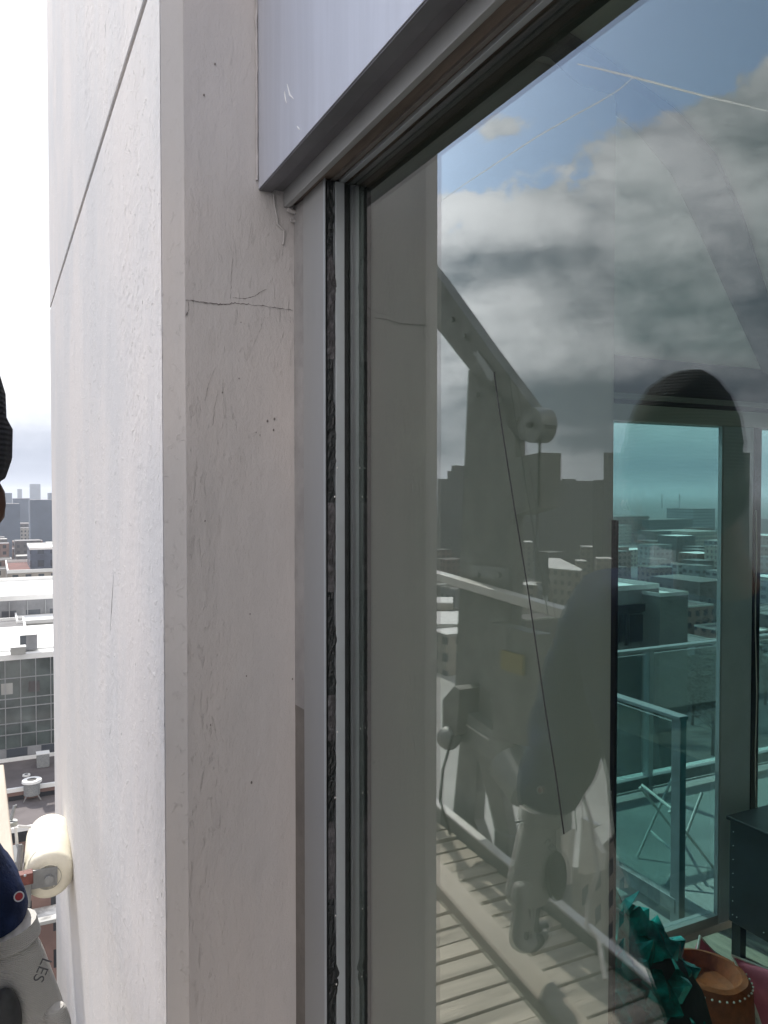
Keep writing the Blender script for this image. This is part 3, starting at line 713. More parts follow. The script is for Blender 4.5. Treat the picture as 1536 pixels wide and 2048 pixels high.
# davit: post, sloping arm with round end
XD = -1.42
dv = lambda x, y, xx=XD: M(x, y, x=xx)
MB().prism([dv(936, 740), dv(1030, 800), dv(1024, 1180), dv(1012, 1480), dv(905, 1480), dv(925, 1000)], (-.05, 0, 0)).obj('davit_post', 'steeld', pf)
MB().prism([dv(780, 430), dv(878, 556), dv(972, 690), dv(1070, 824), dv(1092, 850), dv(1072, 882), dv(1040, 880), dv(1022, 862), dv(985, 800), dv(937, 738), dv(876, 660), dv(770, 524)], (-.05, 0, 0)).obj('davit_arm', 'steeld', pf)
pc = dv(1061, 850, XD+.012); MB().cyl(pc, pc-Vector((.07, 0, 0)), .066, seg=32).obj('arm_end_wheel', 'steel', pf)
pc2 = dv(1061, 850, XD+.02); MB().cyl(pc2, pc2+Vector((.012, 0, 0)), .012, seg=12).obj('wheel_bolt', 'blackp', pf)
MB().prism([dv(947, 706, XD+.01), dv(955, 702, XD+.01), dv(988, 748, XD+.01), dv(984, 762, XD+.01), dv(976, 760, XD+.01)], (-.02, 0, 0)).obj('arm_latch', 'rail', pf)
MB().prism([dv(1027, 916), dv(1078, 905), dv(1077, 1015), dv(1027, 1030)], (-.10, 0, 0)).obj('hoist_block', 'steeld', pf)
MB().tube([dv(1079, 868), dv(1077, 950), dv(1076, 1010)], .005).obj('hoist_wire', 'blackp', pf)
for q in ((955, 790), (1000, 800), (958, 1150), (1000, 1150), (950, 1400), (985, 1400), (905, 640), (930, 672), (1035, 838)):
    c_ = dv(*q, XD+.004); MB().cyl(c_, c_+Vector((.012, 0, 0)), .011, seg=6).obj('bolt', 'steel', pf)
MB().prism([dv(940, 1130, XD+.006), dv(1018, 1135, XD+.006), dv(1017, 1160, XD+.006), dv(939, 1155, XD+.006)], (-.06, 0, 0)).obj('splice_plate', 'steel', pf)
# foot frame and cross tube
MB().prism([dv(920, 1470), dv(957, 1470), dv(948, 1640), dv(985, 1750), dv(950, 1745), dv(903, 1648)], (-.05, 0, 0)).obj('foot_leg', 'steeld', pf)
MB().prism([dv(944, 1472, XD+.01), dv(968, 1472, XD+.01), dv(1002, 1585, XD+.01), dv(1034, 1755, XD+.01), dv(1008, 1750, XD+.01), dv(975, 1600, XD+.01)], (-.04, 0, 0)).obj('foot_leg', 'steeld', pf)
MB().prism([dv(905, 1405, XD+.05), dv(1060, 1515, XD+.05), dv(1062, 1580, XD+.05), dv(905, 1470, XD+.05)], (-.08, 0, 0)).obj('cross_beam', 'steel', pf)
MB().prism([dv(912, 1436, XD+.056), dv(975, 1478, XD+.056), dv(975, 1481, XD+.056), dv(912, 1438, XD+.056)], (-.09, 0, 0)).obj('beam_edge', 'white', pf)
pcc = dv(1012, 1525, XD+.09); MB().cyl(pcc, dv(1055, 1585, XD+.09), .075, .07, 28).obj('hoist_drum', 'steel', pf, True)
MB().prism([dv(1000, 1300, XD+.09), dv(1044, 1312, XD+.09), dv(1044, 1352, XD+.09), dv(1000, 1338, XD+.09)], (-.01, 0, 0)).obj('yellow_cover', 'yellow', pf)
MB().prism([dv(980, 1245, XD+.07), dv(1075, 1270, XD+.07), dv(1085, 1500, XD+.07), dv(985, 1480, XD+.07)], (-.06, 0, 0)).obj('hoist_motor', 'steeld', pf)
MB().prism([dv(884, 1400, XD+.1), dv(908, 1372, XD+.1), dv(918, 1380, XD+.1), dv(912, 1470, XD+.1), dv(884, 1480, XD+.1)], (-.10, 0, 0)).obj('control_box', 'steeld', pf)
MB().ball(dv(897, 1476, XD+.1), .05, 3).obj('round_motor', 'steel', pf, True)  # rounded steel motor housing, gives no light
# rubber roller pressed on the pier, with its bracket
ry = 2.34; rz = D(93, 1756, y=ry).z; rr_ = .066; rx = PX-rr_+.001
prof = [(.012, 0), (.030, .0), (.034, .004), (.052, .004), (.062, .012), (rr_, .026), (rr_, .28), (.061, .305), (.047, .32), (.01, .323)]
mR = Matrix.Translation((rx, ry, rz)) @ Matrix.Rotation(R_(-90), 4, 'X') @ Matrix.Rotation(R_(4), 4, 'Y')
o_ = MB().lathe(prof, mR, 56).obj('bumper_roller', 'rubber', pf, True)
MB().cyl((rx, ry-.0008, rz), (rx, ry+.004, rz), .033, seg=32).obj('roller_hub', plain('hub_grey', (.34, .33, .28), .7, 0, .25, 40), pf)
MB().cyl((rx, ry-.008, rz), (rx, ry-.001, rz), .022, seg=24).obj('washer', 'steel', pf, True)
MB().cyl((rx, ry-.018, rz), (rx, ry-.008, rz), .013, seg=6).obj('hex_nut', 'steel', pf)
MB().bar((rx-.085, ry-.005, rz+.006), (rx+.022, ry-.005, rz+.003), .05, .005, (0, 1, 0)).obj('bracket_plate', 'steel', pf)
MB().bar(D(20, 1762, y=ry-.03), D(66, 1752, y=ry-.03), .03, .03, bev=.002).obj('red_clamp', 'rust', pf)
for q in ((32, 1750), (50, 1751)): 
    p = D(*q, y=ry-.045); MB().ball(p, .004, 1).obj('clamp_rivet', 'bead', pf)
MB().bar(D(-40, 1800, y=ry), D(62, 1785, y=ry), .03, .07, bev=.003).obj('roller_arm', 'steel', pf)
tb('threaded_rod', [D(36, 1745, y=ry+.02), D(42, 1690, y=ry+.05)], .008, 'steeld', pf)
tb('threaded_rod', [D(22, 1640, y=ry+.25), D(29, 1612, y=ry+.27), D(33, 1612, y=ry+.27)], .005, 'steel', pf)
MB().cyl(D(22, 1650, y=ry+.25), D(22, 1642, y=ry+.25), .018, seg=16).obj('rod_collar', 'steel', pf)
MB().bar(D(25, 1700, y=ry+.1), D(25, 1735, y=ry+.05), .05, .04).obj('bracket_lug', 'steel', pf)
tb('wire_hoop', [D(36, 1720, y=ry+.1), D(33, 1675, y=ry+.1), D(31, 1654, y=ry+.1), D(36, 1652, y=ry+.1), D(62, 1654, y=ry+.1)], .004, 'white', pf)
# ropes
tb('hanging_cord', [D(988, 745, x=-.0075), D(1003, 850, x=-.0075), D(1028, 1010, x=-.0075), D(1056, 1180, x=-.0078), D(1088, 1400, x=-.0078), D(1113, 1560, x=-.0075), D(1128, 1668, x=-.006)], .00055, 'blackp', None)
tag(bpy.data.objects['hanging_cord'], 'thin black cord hanging just in front of the pane, doubled by its reflection', 'cord')
tb('power_cable', [dv(905, 1470, XD+.15), dv(885, 1540, XD+.2), dv(880, 1600, XD+.25), M(905, 1690, z=-1.46), M(960, 1790, z=-1.47), M(1010, 1820, z=-1.47)], .006, 'blackp', None)
tag(bpy.data.objects['power_cable'], 'black power cable running from the hoist down onto the deck boards', 'cable')
tb('safety_rope', [M(1150, 1540, x=-1.25), M(1180, 1640, x=-1.22), M(1195, 1745, x=-1.2), M(1176, 1800, x=-1.18), M(1172, 1850, x=-1.15), M(1196, 1880, x=-1.15), M(1210, 1960, x=-1.1)], .007, 'caulk', None)
tag(bpy.data.objects['safety_rope'], 'pale safety rope looping down behind the worker to the deck', 'rope')
# things on the deck: white sheet pieces and a toolbox
def flat(px, name, m, label, cat, z, th, x=None):
    b = MB(); P = [M(*q, z=z) if x is None else M(*q, x=x) for q in px]
    b.prism(P, (0, 0, th) if x is None else (-th, 0, 0)); return b.obj(name, m, label=label, cat=cat)
flat([(992, 1655), (1060, 1640), (1056, 1672), (1050, 1700), (1052, 1742), (1032, 1725), (1005, 1700), (996, 1680)], 'plastic_sheet', 'white', 'torn white plastic sheet lying on the deck boards near the davit foot', 'sheet', -1.44, .01)
flat([(1162, 1636), (1192, 1652), (1178, 1660), (1202, 1708), (1200, 1742), (1170, 1750), (1155, 1745), (1160, 1680)], 'foam_board', 'white', 'jagged white foam board leaning behind the worker on the platform', 'board', 0, .02, x=-1.26)
flat([(1122, 1672), (1140, 1660), (1135, 1720), (1133, 1770), (1124, 1720)], 'foam_board', 'white', 'narrow white foam offcut standing upright behind the worker', 'board', 0, .02, x=-1.20)
tbx = M(1030, 1705, z=-1.43)
tk = thing('tool_box', 'small dark tool box with handle standing on the white sheet', 'toolbox', tbx)
MB().box(tbx-Vector((.07, .05, 0)), tbx+Vector((.07, .05, .09)), .006).obj('body', 'steeld', tk)
tb('handle', [tbx+Vector((-.04, 0, .09)), tbx+Vector((-.04, 0, .12)), tbx+Vector((.04, 0, .12)), tbx+Vector((.04, 0, .09))], .005, 'blackp', tk)
# ------------------------------------------------------------------ the worker
def skin(name, joints, edges, m, parent=None, root=0, sub=2, label=None, cat=None):
    me = bpy.data.meshes.new(name); me.from_pydata([j[0] for j in joints], edges, []); me.materials.append(MT[m])
    o = bpy.data.objects.new(name, me); C.objects.link(o); attach(o, parent)
    o.modifiers.new('Skin', 'SKIN').use_smooth_shade = True
    for i, j in enumerate(joints):
        r = j[1] if isinstance(j[1], (tuple, list)) else (j[1], j[1]); sv = me.skin_vertices[0].data[i]; sv.radius = r; sv.use_root = (i == root)
    s_ = o.modifiers.new('Subdivision', 'SUBSURF'); s_.levels = sub; s_.render_levels = sub
    tag(o, label, cat); return o
hx, hy, hz_ = -.454, .795, .035
hand = D(52, 2030, y=1.0); wrist = D(12, 1850, y=1.0); elbow = D(-215, 1640, y=1.06); shl = Vector((-.505, 1.0, -.20)); shr = Vector((-.585, .62, -.22))
neck = Vector((-.53, .80, -.13)); chest = Vector((-.57, .82, -.30)); pel = Vector((-.66, .80, -.68))
J = [(pel, (.12, .14)), (Vector((-.62, .81, -.50)), (.11, .14)), (chest, (.11, .15)), (neck, .05), (Vector((-.505, .797, -.05)), .048), (Vector((hx-.01, hy, .02)), .062), (Vector((hx, hy, .10)), .062),
     (shl, .06), (elbow, .045), (wrist, .028), (shr, .06), (Vector((-.70, .56, -.46)), .045), (Vector((-.62, .70, -.66)), .03),
     (Vector((-.67, .90, -.72)), .085), (Vector((-.68, .93, -1.06)), .06), (Vector((-.70, .95, -1.42)), .045), (Vector((-.62, .96, -1.455)), .035),
     (Vector((-.70, .70, -.72)), .085), (Vector((-.72, .66, -1.06)), .06), (Vector((-.76, .62, -1.42)), .045), (Vector((-.68, .62, -1.455)), .035)]
E = [(0, 1), (1, 2), (2, 3), (3, 4), (4, 5), (5, 6), (2, 7), (7, 8), (8, 9), (2, 10), (10, 11), (11, 12), (0, 13), (13, 14), (14, 15), (15, 16), (0, 17), (17, 18), (18, 19), (19, 20)]
man = skin('person', J, E, 'skin', label='person in navy jacket, dark knit hat and white work gloves gripping the platform rail', cat='person')
skin('jacket', [(Vector((-.66, .80, -.74)), (.15, .19)), (Vector((-.62, .83, -.50)), (.15, .22)), (chest, (.14, .20)), (neck-Vector((0, 0, .0)), (.075, .085)),
                (shl, .085), (elbow, .078), (elbow.lerp(wrist, .6), .062), (wrist+(hand-wrist)*.22, .050), (shr, .085), (Vector((-.70, .56, -.46)), .066), (Vector((-.63, .68, -.63)), .045)],
     [(0, 1), (1, 2), (2, 3), (2, 4), (4, 5), (5, 6), (6, 7), (2, 8), (8, 9), (9, 10)], 'navy', man)
_tx = bpy.data.textures.new('cloth_folds', 'CLOUDS'); _tx.noise_scale = .07; _j = [o for o in bpy.data.objects if o.name == 'jacket'][0]; _j.modifiers['Subdivision'].render_levels = 3; _dm = _j.modifiers.new('Folds', 'DISPLACE'); _dm.texture = _tx; _dm.strength = .022; _dm.mid_level = .6
skin('trousers', [(Vector((-.66, .80, -.70)), (.13, .15)), (Vector((-.67, .90, -.78)), .1), (Vector((-.68, .93, -1.06)), .078), (Vector((-.70, .95, -1.40)), .066),
                  (Vector((-.70, .70, -.78)), .1), (Vector((-.72, .66, -1.06)), .078), (Vector((-.76, .62, -1.40)), .066)], [(0, 1), (1, 2), (2, 3), (0, 4), (4, 5), (5, 6)], 'trousers', man)
for a in ((-.70, .95), (-.76, .62)):
    skin('boot', [(Vector((a[0], a[1], -1.36)), .055), (Vector((a[0], a[1], -1.45)), .055), (Vector((a[0]+.10, a[1], -1.465)), .045), (Vector((a[0]+.16, a[1], -1.47)), .035)], [(0, 1), (1, 2), (2, 3)], 'blackp', man)
# hat: ribbed dome with a turned-up rim
b = MB(); prof = [(.068, -.025), (.0805, -.022), (.084, -.004), (.083, .022), (.079, .030), (.079, .046), (.071, .070), (.056, .094), (.036, .112), (.018, .121), (.004, .124)]
b.lathe(prof, Matrix.Translation((hx, hy, .038)) @ Matrix.Rotation(R_(8), 4, 'X'), 72)
for v in b.bm.verts:
    a = math.atan2(v.co.y-hy, v.co.x-hx); k = 1+.012*math.sin(a*26)+.03*noise.noise(v.co*25)
    v.co.x = hx+(v.co.x-hx)*k; v.co.y = hy+(v.co.y-hy)*k*.90; v.co.z += .016*noise.noise(v.co*17)
b.obj('knit_hat', 'beanie', man, True)
b = MB(); b.ball((hx-.008, hy, .0), .080, 4, (.98, 1, .82))
for v in b.bm.verts: v.co += v.co.normalized()*.008*noise.noise(v.co*60)
b.obj('hair', 'hair', man, True)
fd = Vector((-.12, 1, -.25)).normalized(); sd_ = Vector((1, .12, 0)).normalized()
fc = Vector((hx, hy, -.01))
b = MB(); b.ball(fc+fd*.022, .048, 3, (.95, 1, 1.35)); b.obj('face', 'skin', man, True)
b = MB(); b.ball(fc+fd*.088+Vector((0, 0, -.012)), .012, 2, (1, .8, 1.6)); b.obj('nose', 'skin', man, True)
for s_ in (-1, 1):
    MB().ball(fc+fd*.080+sd_*.028*s_+Vector((0, 0, .012)), .009, 2).obj('eye', 'white', man, True)
    MB().ball(fc+sd_*.066*s_+Vector((0, 0, 0)), .016, 2, (.8, .5, 1.5)).obj('ear', 'skin', man, True)
b = MB(); b.ball(fc+fd*.079+Vector((0, 0, -.045)), .014, 2, (.6, 1.3, .4)); b.obj('mouth', 'maroon', man, True)
# gloves
def glove(wr, hd, tip, gname='glove'):
    ax = (hd-wr).normalized(); side = ax.cross(Vector((-.55, -.83, .1))).normalized(); nrm = side.cross(ax).normalized()
    root = thing_child(gname, man)
    js = [(wr-ax*.015, (.030, .034)), (wr+ax*.03, (.031, .036)), (hd, (.026, .046)), (hd+ax*.045, (.022, .044))]
    es = [(0, 1), (1, 2), (2, 3)]
    skin('glove_palm', js, es, 'knit', root, sub=2)
    for k, (o_s, L) in enumerate(((-.033, .9), (-.011, 1.05), (.012, 1.), (.033, .8))):
        a = hd+ax*.05+side*o_s; p1_ = a+ax*.035*L+nrm*.002; p2_ = p1_+(tip*.026+ax*.012)*L; p3_ = p2_+(tip*.022-ax*.014)*L
        skin('finger', [(a-ax*.02, .0125), (p1_, .0125), (p2_, .0115), (p3_, .010)], [(0, 1), (1, 2), (2, 3)], 'gloveg' if k % 2 else 'knit', root, sub=2)
    a = hd-side*.034-ax*.01; q = a-side*.006+ax*.03
    skin('thumb', [(a, .015), (q, .0135), (q+ax*.03+tip*.015, .012), (q+ax*.045+tip*.03, .010)], [(0, 1), (1, 2), (2, 3)], 'knit', root, sub=2)
    return root, ax, side, nrm
def thing_child(name, par):
    b = MB(); b.cyl(wrist-Vector((.0, 0, .001)), wrist+(hand-wrist).normalized()*.02, .033, .034, 20)
    return b.obj(name, 'knit', par, True)
g1, ax, side, nrm = glove(wrist+(hand-wrist)*.22, hand, Vector((-.95, .15, -.2)).normalized())
# dark coating patches on the glove
pd = D(28, 2005, y=.965); MB().ball(pd+Vector((-.01, .0, -.02)), .026, 3, (.7, .55, 1.5)).obj('palm_coating', 'gloveg', g1, True)
# lettering on the glove
def text(body, size, loc, normal, upv, m, parent, name='lettering', ext_=.0003):
    cu = bpy.data.curves.new(name, 'FONT'); cu.body = body; cu.size = size; cu.extrude = ext_; cu.align_x = 'CENTER'; cu.align_y = 'CENTER'
    n_ = Vector(normal).normalized(); u_ = Vector(upv); u_ = (u_-n_*u_.dot(n_)).normalized(); r_ = u_.cross(n_)
    M_ = Matrix((r_, u_, n_)).transposed().to_4x4(); M_.translation = loc
    tmp = bpy.data.objects.new(name, cu); C.objects.link(tmp); bpy.context.view_layer.update()
    me = bpy.data.meshes.new_from_object(tmp.evaluated_get(bpy.context.evaluated_depsgraph_get())); bpy.data.objects.remove(tmp)
    me.transform(M_); me.materials.clear(); me.materials.append(MT[m]); me.name = name
    o = bpy.data.objects.new(name, me); C.objects.link(o); attach(o, parent); return o
# emblem on the cuff
ec = D(38, 1793, y=.985)
nn = (CAM-ec).normalized()
EMB = (ec, nn)
# ================================================================== CITY
def building(name, label, x0, x1, y0, y1, z1, wall, roof, par=.7, group=None, cat='building', z0=ZG, extra=()):
    t_ = thing(name, label, cat, ((x0+x1)/2, (y0+y1)/2, z0), group)
    MB().box((x0, y0, z0), (x1, y1, z1)).obj('wall', wall, t_)
    MB().box((x0+.3, y0+.3, z1), (x1-.3, y1-.3, z1+.06)).obj('roof', roof, t_)
    if par:
        b = MB()
        for a in (((x0-.05, y0-.05), (x1+.05, y0+.25)), ((x0-.05, y1-.25), (x1+.05, y1+.05)), ((x0-.05, y0+.25), (x0+.25, y1-.25)), ((x1-.25, y0+.25), (x1+.05, y1-.25))):
            b.box((*a[0], z1+.002), (*a[1], z1+par))
        b.obj('parapet', extra[0] if extra else 'roofp', t_)
    return t_
def DY(px, py, z): return D(px, py, z=z)
# -- direct view to the left: blocks in order of distance
g = DY(50, 1311, -20.5); yg = g.y
cb = thing('office_building', 'glass fronted office block with white roof edge below the left horizon', 'building', (0, yg+15, ZG))
MB().box((-30, yg+.4, ZG), (30, yg+22, -20.6)).obj('wall', 'greyw', cb)
MB().box((-30, yg, -32), (30, yg+.38, -20.9)).obj('glazing', 'curt', cb)
MB().box((-30.2, yg-.35, -20.9), (30.2, yg+22.2, -20.2)).obj('roof_edge', 'roofw', cb)
MB().box((-30, yg+2, -20.19), (30, yg+21, -20.0)).obj('roof', 'roofw', cb)
for k in range(34):
    x = -29+k*1.75; MB().box((x-.05, yg-.12, -32), (x+.05, yg-.002, -20.91)).obj('mullion', 'rail', cb)
for z in (-23.2, -25.8, -26.9, -28.9, -30.3): MB().box((-30, yg-.10, z-.06), (30, yg-.003, z+.06)).obj('transom', 'rail', cb)
MB().box((-30, yg-.3, -33.2), (30, yg+.3, -32.02)).obj('band', 'greyw', cb)
for k in range(12):
    x = -9+k*3.1; z = random.choice((-24.5, -27.8, -29.6, -31)); MB().box((x, yg-.02, z-.7), (x+1.3, yg-.001, z+.7)).obj('window_blind', random.choice(['roofg', 'darkw', 'roofp']), cb)
MB().box((-30, yg+.0, -36.5), (30, yg+.5, -33.3)).obj('lower_glazing', 'curt', cb)
# rooftop plant on it
def plant_box(name, label, px, py, z, w, d, h, m, cat='rooftop unit', top=None, group=None):
    p = D(px, py, z=z); t_ = thing(name, label, cat, p, group)
    MB().box((p.x-w/2, p.y-d/2, z), (p.x+w/2, p.y+d/2, z+h), .04).obj('casing', m, t_)
    MB().box((p.x-w/2-.05, p.y-d/2-.05, z+h+.002), (p.x+w/2+.05, p.y+d/2+.05, z+h+.08)).obj('lid', top or 'roofw', t_)
    return t_
plant_box('rooftop_unit', 'grey rooftop plant box with pale lid on the office roof', 57, 1298, -20, 2.0, 1.6, 1.9, 'greyw')
plant_box('rooftop_unit', 'smaller pale rooftop box left of the grey plant box', 36, 1308, -20, 1.7, 1.2, .9, 'roofp')
# white long roofs behind
a = DY(50, 1200, -19.5)
t2 = building('white_roof_hall', 'long hall with a dazzling white roof and ribbed grey wall', -60, 60, a.y, a.y+34, -19.5, 'greyw', 'roofw', .9, extra=('roofw',))
for k in range(40): MB().box((-58+k*3, a.y-.25, -23.5), (-57.85+k*3, a.y-.005, -19.7)).obj('wall_rib', 'rail', t2)
a = DY(50, 1262, -22.2)
building('low_annex', 'low annex with brown wall under a white edge and flat pale roof', -40, 4.2, a.y, a.y+12, -22.2, 'brick', 'roofg', .6, extra=('roofw',))
a = DY(90, 1242, -22)
building('low_annex', 'low white roofed annex close to the pier edge', 3., 40, a.y, a.y+16, -22.3, 'roofp', 'roofw', .6, extra=('roofw',))
a = DY(70, 1148, -20)
building('red_roof_house', 'pale building with dark red flat roof and small windows', 2.6, 40, a.y, a.y+32, -19.6, 'beige', 'roofr', .8, extra=('roofw',))
a = DY(80, 1118, -17)
building('blue_building', 'blue grey block with a white roof behind the red roof', 8, 60, a.y, a.y+20, -14.6, 'blue', 'roofw', .6, extra=('roofw',))
a = DY(10, 1150, -22)
building('brown_building', 'brown block at the left edge beyond the white hall', -60, 1.0, a.y+4, a.y+30, -21, 'darkw', 'roofp', .6)
# near dark roofs
for (pya, pyb, z, m, lab, xr) in ((1532, 1580, -33.4, 'roofd', 'dark flat roof with a square air handler right below the glass office block', 30),
                              (1590, 1660, -34.4, 'roofd', 'brown grey flat roof carrying a round vent, second below the office block', 28), (1680, 1790, -36.6, 'roofd', 'lowest dark flat roof behind the white roller', 26)):
    ya = D(60, pyb, z=z).y; yb = D(60, pya-14, z=z).y
    building('flat_roof_building', lab, -30, xr, ya, yb, z, 'brick', m, .45, extra=('roofw',))
def vent(name, label, px, py, z, r, h, cat='roof vent'):
    p = D(px, py, z=z); t_ = thing(name, label, cat, p)
    MB().cyl(p+Vector((0, 0, .5)), p+Vector((0, 0, h)), r, seg=16).obj('drum', 'steel', t_)
    MB().cyl(p+Vector((0, 0, h)), p+Vector((0, 0, h+.25)), r*1.25, r*1.2, 16).obj('cap', 'roofw', t_)
    MB().cyl(p+Vector((0, 0, h+.25)), p+Vector((0, 0, h+.28)), r*.6, seg=12).obj('fan_opening', 'blackp', t_)
    for k in range(4):
        a = k*1.57+.78; MB().cyl(p+Vector((r*math.cos(a)*1.5, r*math.sin(a)*1.5, 0)), p+Vector((r*math.cos(a)*.8, r*math.sin(a)*.8, .7)), .06, seg=6).obj('leg', 'steeld', t_)
vent('roof_vent', 'round white topped fan vent on the brown flat roof', 64, 1597, -34.3, .85, 1.9)
vent('roof_vent', 'tiny pale vent pipe beside the round fan vent', 78, 1590, -34.3, .2, 1.5)
vent('roof_vent', 'small dark vent behind the round fan vent', 53, 1568, -34.3, .35, .9)
plant_box('rooftop_unit', 'square white topped air handler on the dark roof beside the pier', 86, 1532, -33.3, 1.4, 1.3, 1.6, 'steel')
# peeling wall in the gap under the roller
a = D(85, 1820, z=-38)
building('peeling_building', 'low building with peeling white roof coating and brown wall under the roller', -20, 14, D(85, 1850, z=-38).y, D(85, 1790, z=-38).y, -38, 'brick', plain('peeling_roof', (.5, .49, .46), .9, 0, .6, .5), .3)
# far slabs and towers
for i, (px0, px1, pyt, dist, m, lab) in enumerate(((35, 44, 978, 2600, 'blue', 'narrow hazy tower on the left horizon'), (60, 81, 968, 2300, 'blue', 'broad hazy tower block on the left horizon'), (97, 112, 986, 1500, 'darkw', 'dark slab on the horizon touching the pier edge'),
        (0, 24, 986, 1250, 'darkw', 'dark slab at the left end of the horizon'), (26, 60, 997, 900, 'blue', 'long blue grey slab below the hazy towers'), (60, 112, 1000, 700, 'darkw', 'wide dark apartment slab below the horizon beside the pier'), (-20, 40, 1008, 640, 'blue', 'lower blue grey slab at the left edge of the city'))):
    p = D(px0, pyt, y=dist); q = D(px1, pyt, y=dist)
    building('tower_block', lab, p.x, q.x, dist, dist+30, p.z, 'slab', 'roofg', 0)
# generic streets in three fields of view
cnt = {}
def fill(a0_, a1_, r0, r1, n, tag_, zlo=-44, zhi=-24, avoid=None):
    walls = ['brick', 'beige', 'greyw', 'darkw', 'brick', 'darkw']; roofs = ['roofg', 'roofd', 'roofp', 'roofg', 'roofw', 'roofd', 'roofg']
    k = 0; placed = []
    tries = 0
    while k < n and tries < n*30:
        tries += 1
        r = r0*(r1/r0)**random.random(); a = R_(random.uniform(a0_, a1_)); cx = r*math.sin(a); cy = r*math.cos(a)
        gs = max(13, r*.034); cx = round(cx/gs)*gs; cy = round(cy/gs)*gs
        w = gs*random.uniform(.6, .93)/2; d = gs*random.uniform(.6, .9)/2
        if any(abs(cx-u[0]) < w+u[2] and abs(cy-u[1]) < d+u[3] for u in placed): continue
        if avoid and avoid(cx, cy, w, d): continue
        placed.append((cx, cy, w, d))
        z = random.uniform(zlo, zhi)
        wl = random.choice(walls); rf = random.choice(roofs)
        nm = {'brick': 'brick', 'beige': 'beige', 'greyw': 'grey', 'darkw': 'dark'}[wl]; rn = {'roofg': 'grey', 'roofd': 'brown', 'roofp': 'pale', 'roofw': 'white'}[rf]
        sz = 'wide' if w > d*1.15 else 'deep' if d > w*1.15 else 'square'; ht = 'low' if z < (zlo*2+zhi)/3 else 'tall' if z > (zlo+zhi*2)/3 else 'middling'; dd = 'near' if r < r0*1.6 else 'distant' if r > 700 else 'midway'
        building('city_block', f'{dd} {ht} {sz} {nm} walled block with {rn} flat roof {tag_}', cx-w, cx+w, cy-d, cy+d, z, wl, rf, .5 if r < 400 else 0, group=f'{dd} {ht} {sz} {nm} blocks with {rn} roofs {tag_}', extra=('roofp',))
        k += 1
fill(-1.5, 5.5, 215, 1700, 88, 'seen left of the pier', -42, -26, lambda x, y, w, d: y-d < 215)
fill(-44, -29, 125, 1500, 70, 'mirrored in the pane', -44, -26, lambda x, y, w, d: math.hypot(x, y) < 125)
fill(40, 54, 125, 300, 50, 'near the terrace', -46, -38, lambda x, y, w, d: y-d < 128)
fill(40, 54, 230, 1300, 90, 'seen through the corner window', -44, -30)
# mirrored skyline blocks
for (px0, px1, pyt, dist, lab) in ((880, 900, 958, 420, 'dark stepped block on the mirrored skyline next to the pier reflection, lowest step'), (900, 908, 942, 420, 'dark stepped block on the mirrored skyline, middle step'), (908, 945, 931, 420, 'dark stepped block on the mirrored skyline, highest step'),
        (1078, 1098, 938, 380, 'tall dark block mirrored to the right of the davit wheel'), (1098, 1110, 950, 380, 'narrow dark block right of the tall mirrored block'), (1110, 1130, 961, 400, 'low dark block in the middle of the mirrored skyline'),
        (1130, 1152, 958, 402, 'dark block with slightly raised roof in the mirrored skyline'), (1152, 1192, 962, 404, 'long dark block in the mirrored skyline'), (1194, 1216, 960, 330, 'grey block mirrored beside the black edge strip'), (1216, 1300, 905, 300, 'tall dark tower mirrored behind the black edge strip'),
        (930, 1078, 948, 460, 'wide dark slab mirrored behind the davit post'), (1478, 1500, 905, 300, 'dark tower mirrored to the right of the hat')):
    p = M(px0, pyt, y=dist); q = M(px1, pyt, y=dist)
    building('skyline_block', lab, q.x, p.x, dist, dist+3, p.z, 'darkw', 'roofg', 0)
# mirrored roofs close by
def mroof(name, label, P, z, m, th=1.): 
    t_ = thing(name, label, 'building', sum((M(*q, z=z) for q in P), Vector())/len(P)-Vector((0, 0, z-ZG) if 0 else (0, 0, 0)))
    pts = [M(*q, z=z) for q in P]
    MB().prism([Vector((p.x, p.y, ZG)) for p in pts], (0, 0, z-ZG-.02)).obj('wall', 'beige', t_)
    MB().prism(pts, (0, 0, .25)).obj('roof', m, t_)
mroof('white_roof_building', 'bright white roof mirrored left of the davit post', [(868, 1196), (906, 1196), (906, 1207), (868, 1207)], -28, 'roofw')
mroof('white_roof_building', 'white roof with dark clutter mirrored under the outer rail', [(868, 1224), (992, 1224), (992, 1250), (868, 1250)], -30, 'roofw')
mroof('corrugated_shed', 'striped pale shed roof mirrored beyond the platform', [(1097, 1117), (1120, 1118), (1165, 1140), (1160, 1143), (1097, 1137)], -26, 'roofw')
mroof('pale_roof_building', 'broad pale roof far below mirrored around the davit foot', [(868, 1345), (1240, 1345), (1260, 1640), (1160, 1740), (868, 1740)], -34, 'roofp')
for (px, py) in ((1035, 1082), (1075, 1082), (1160, 1092), (1150, 1120), (1190, 1115), (985, 1160), (1010, 1150), (1040, 1168), (990, 1062), (885, 1070)):
    w = random.uniform(14, 30); mroof('white_roof_building', 'small sunlit white roof among the mirrored city blocks', [(px, py), (px+w, py), (px+w+6, py+3), (px+5, py+3)], -30, 'roofw')
for o in bpy.data.objects:
    if o.get('label') == 'small sunlit white roof among the mirrored city blocks': o['group'] = 'small sunlit white roofs mirrored in the pane'
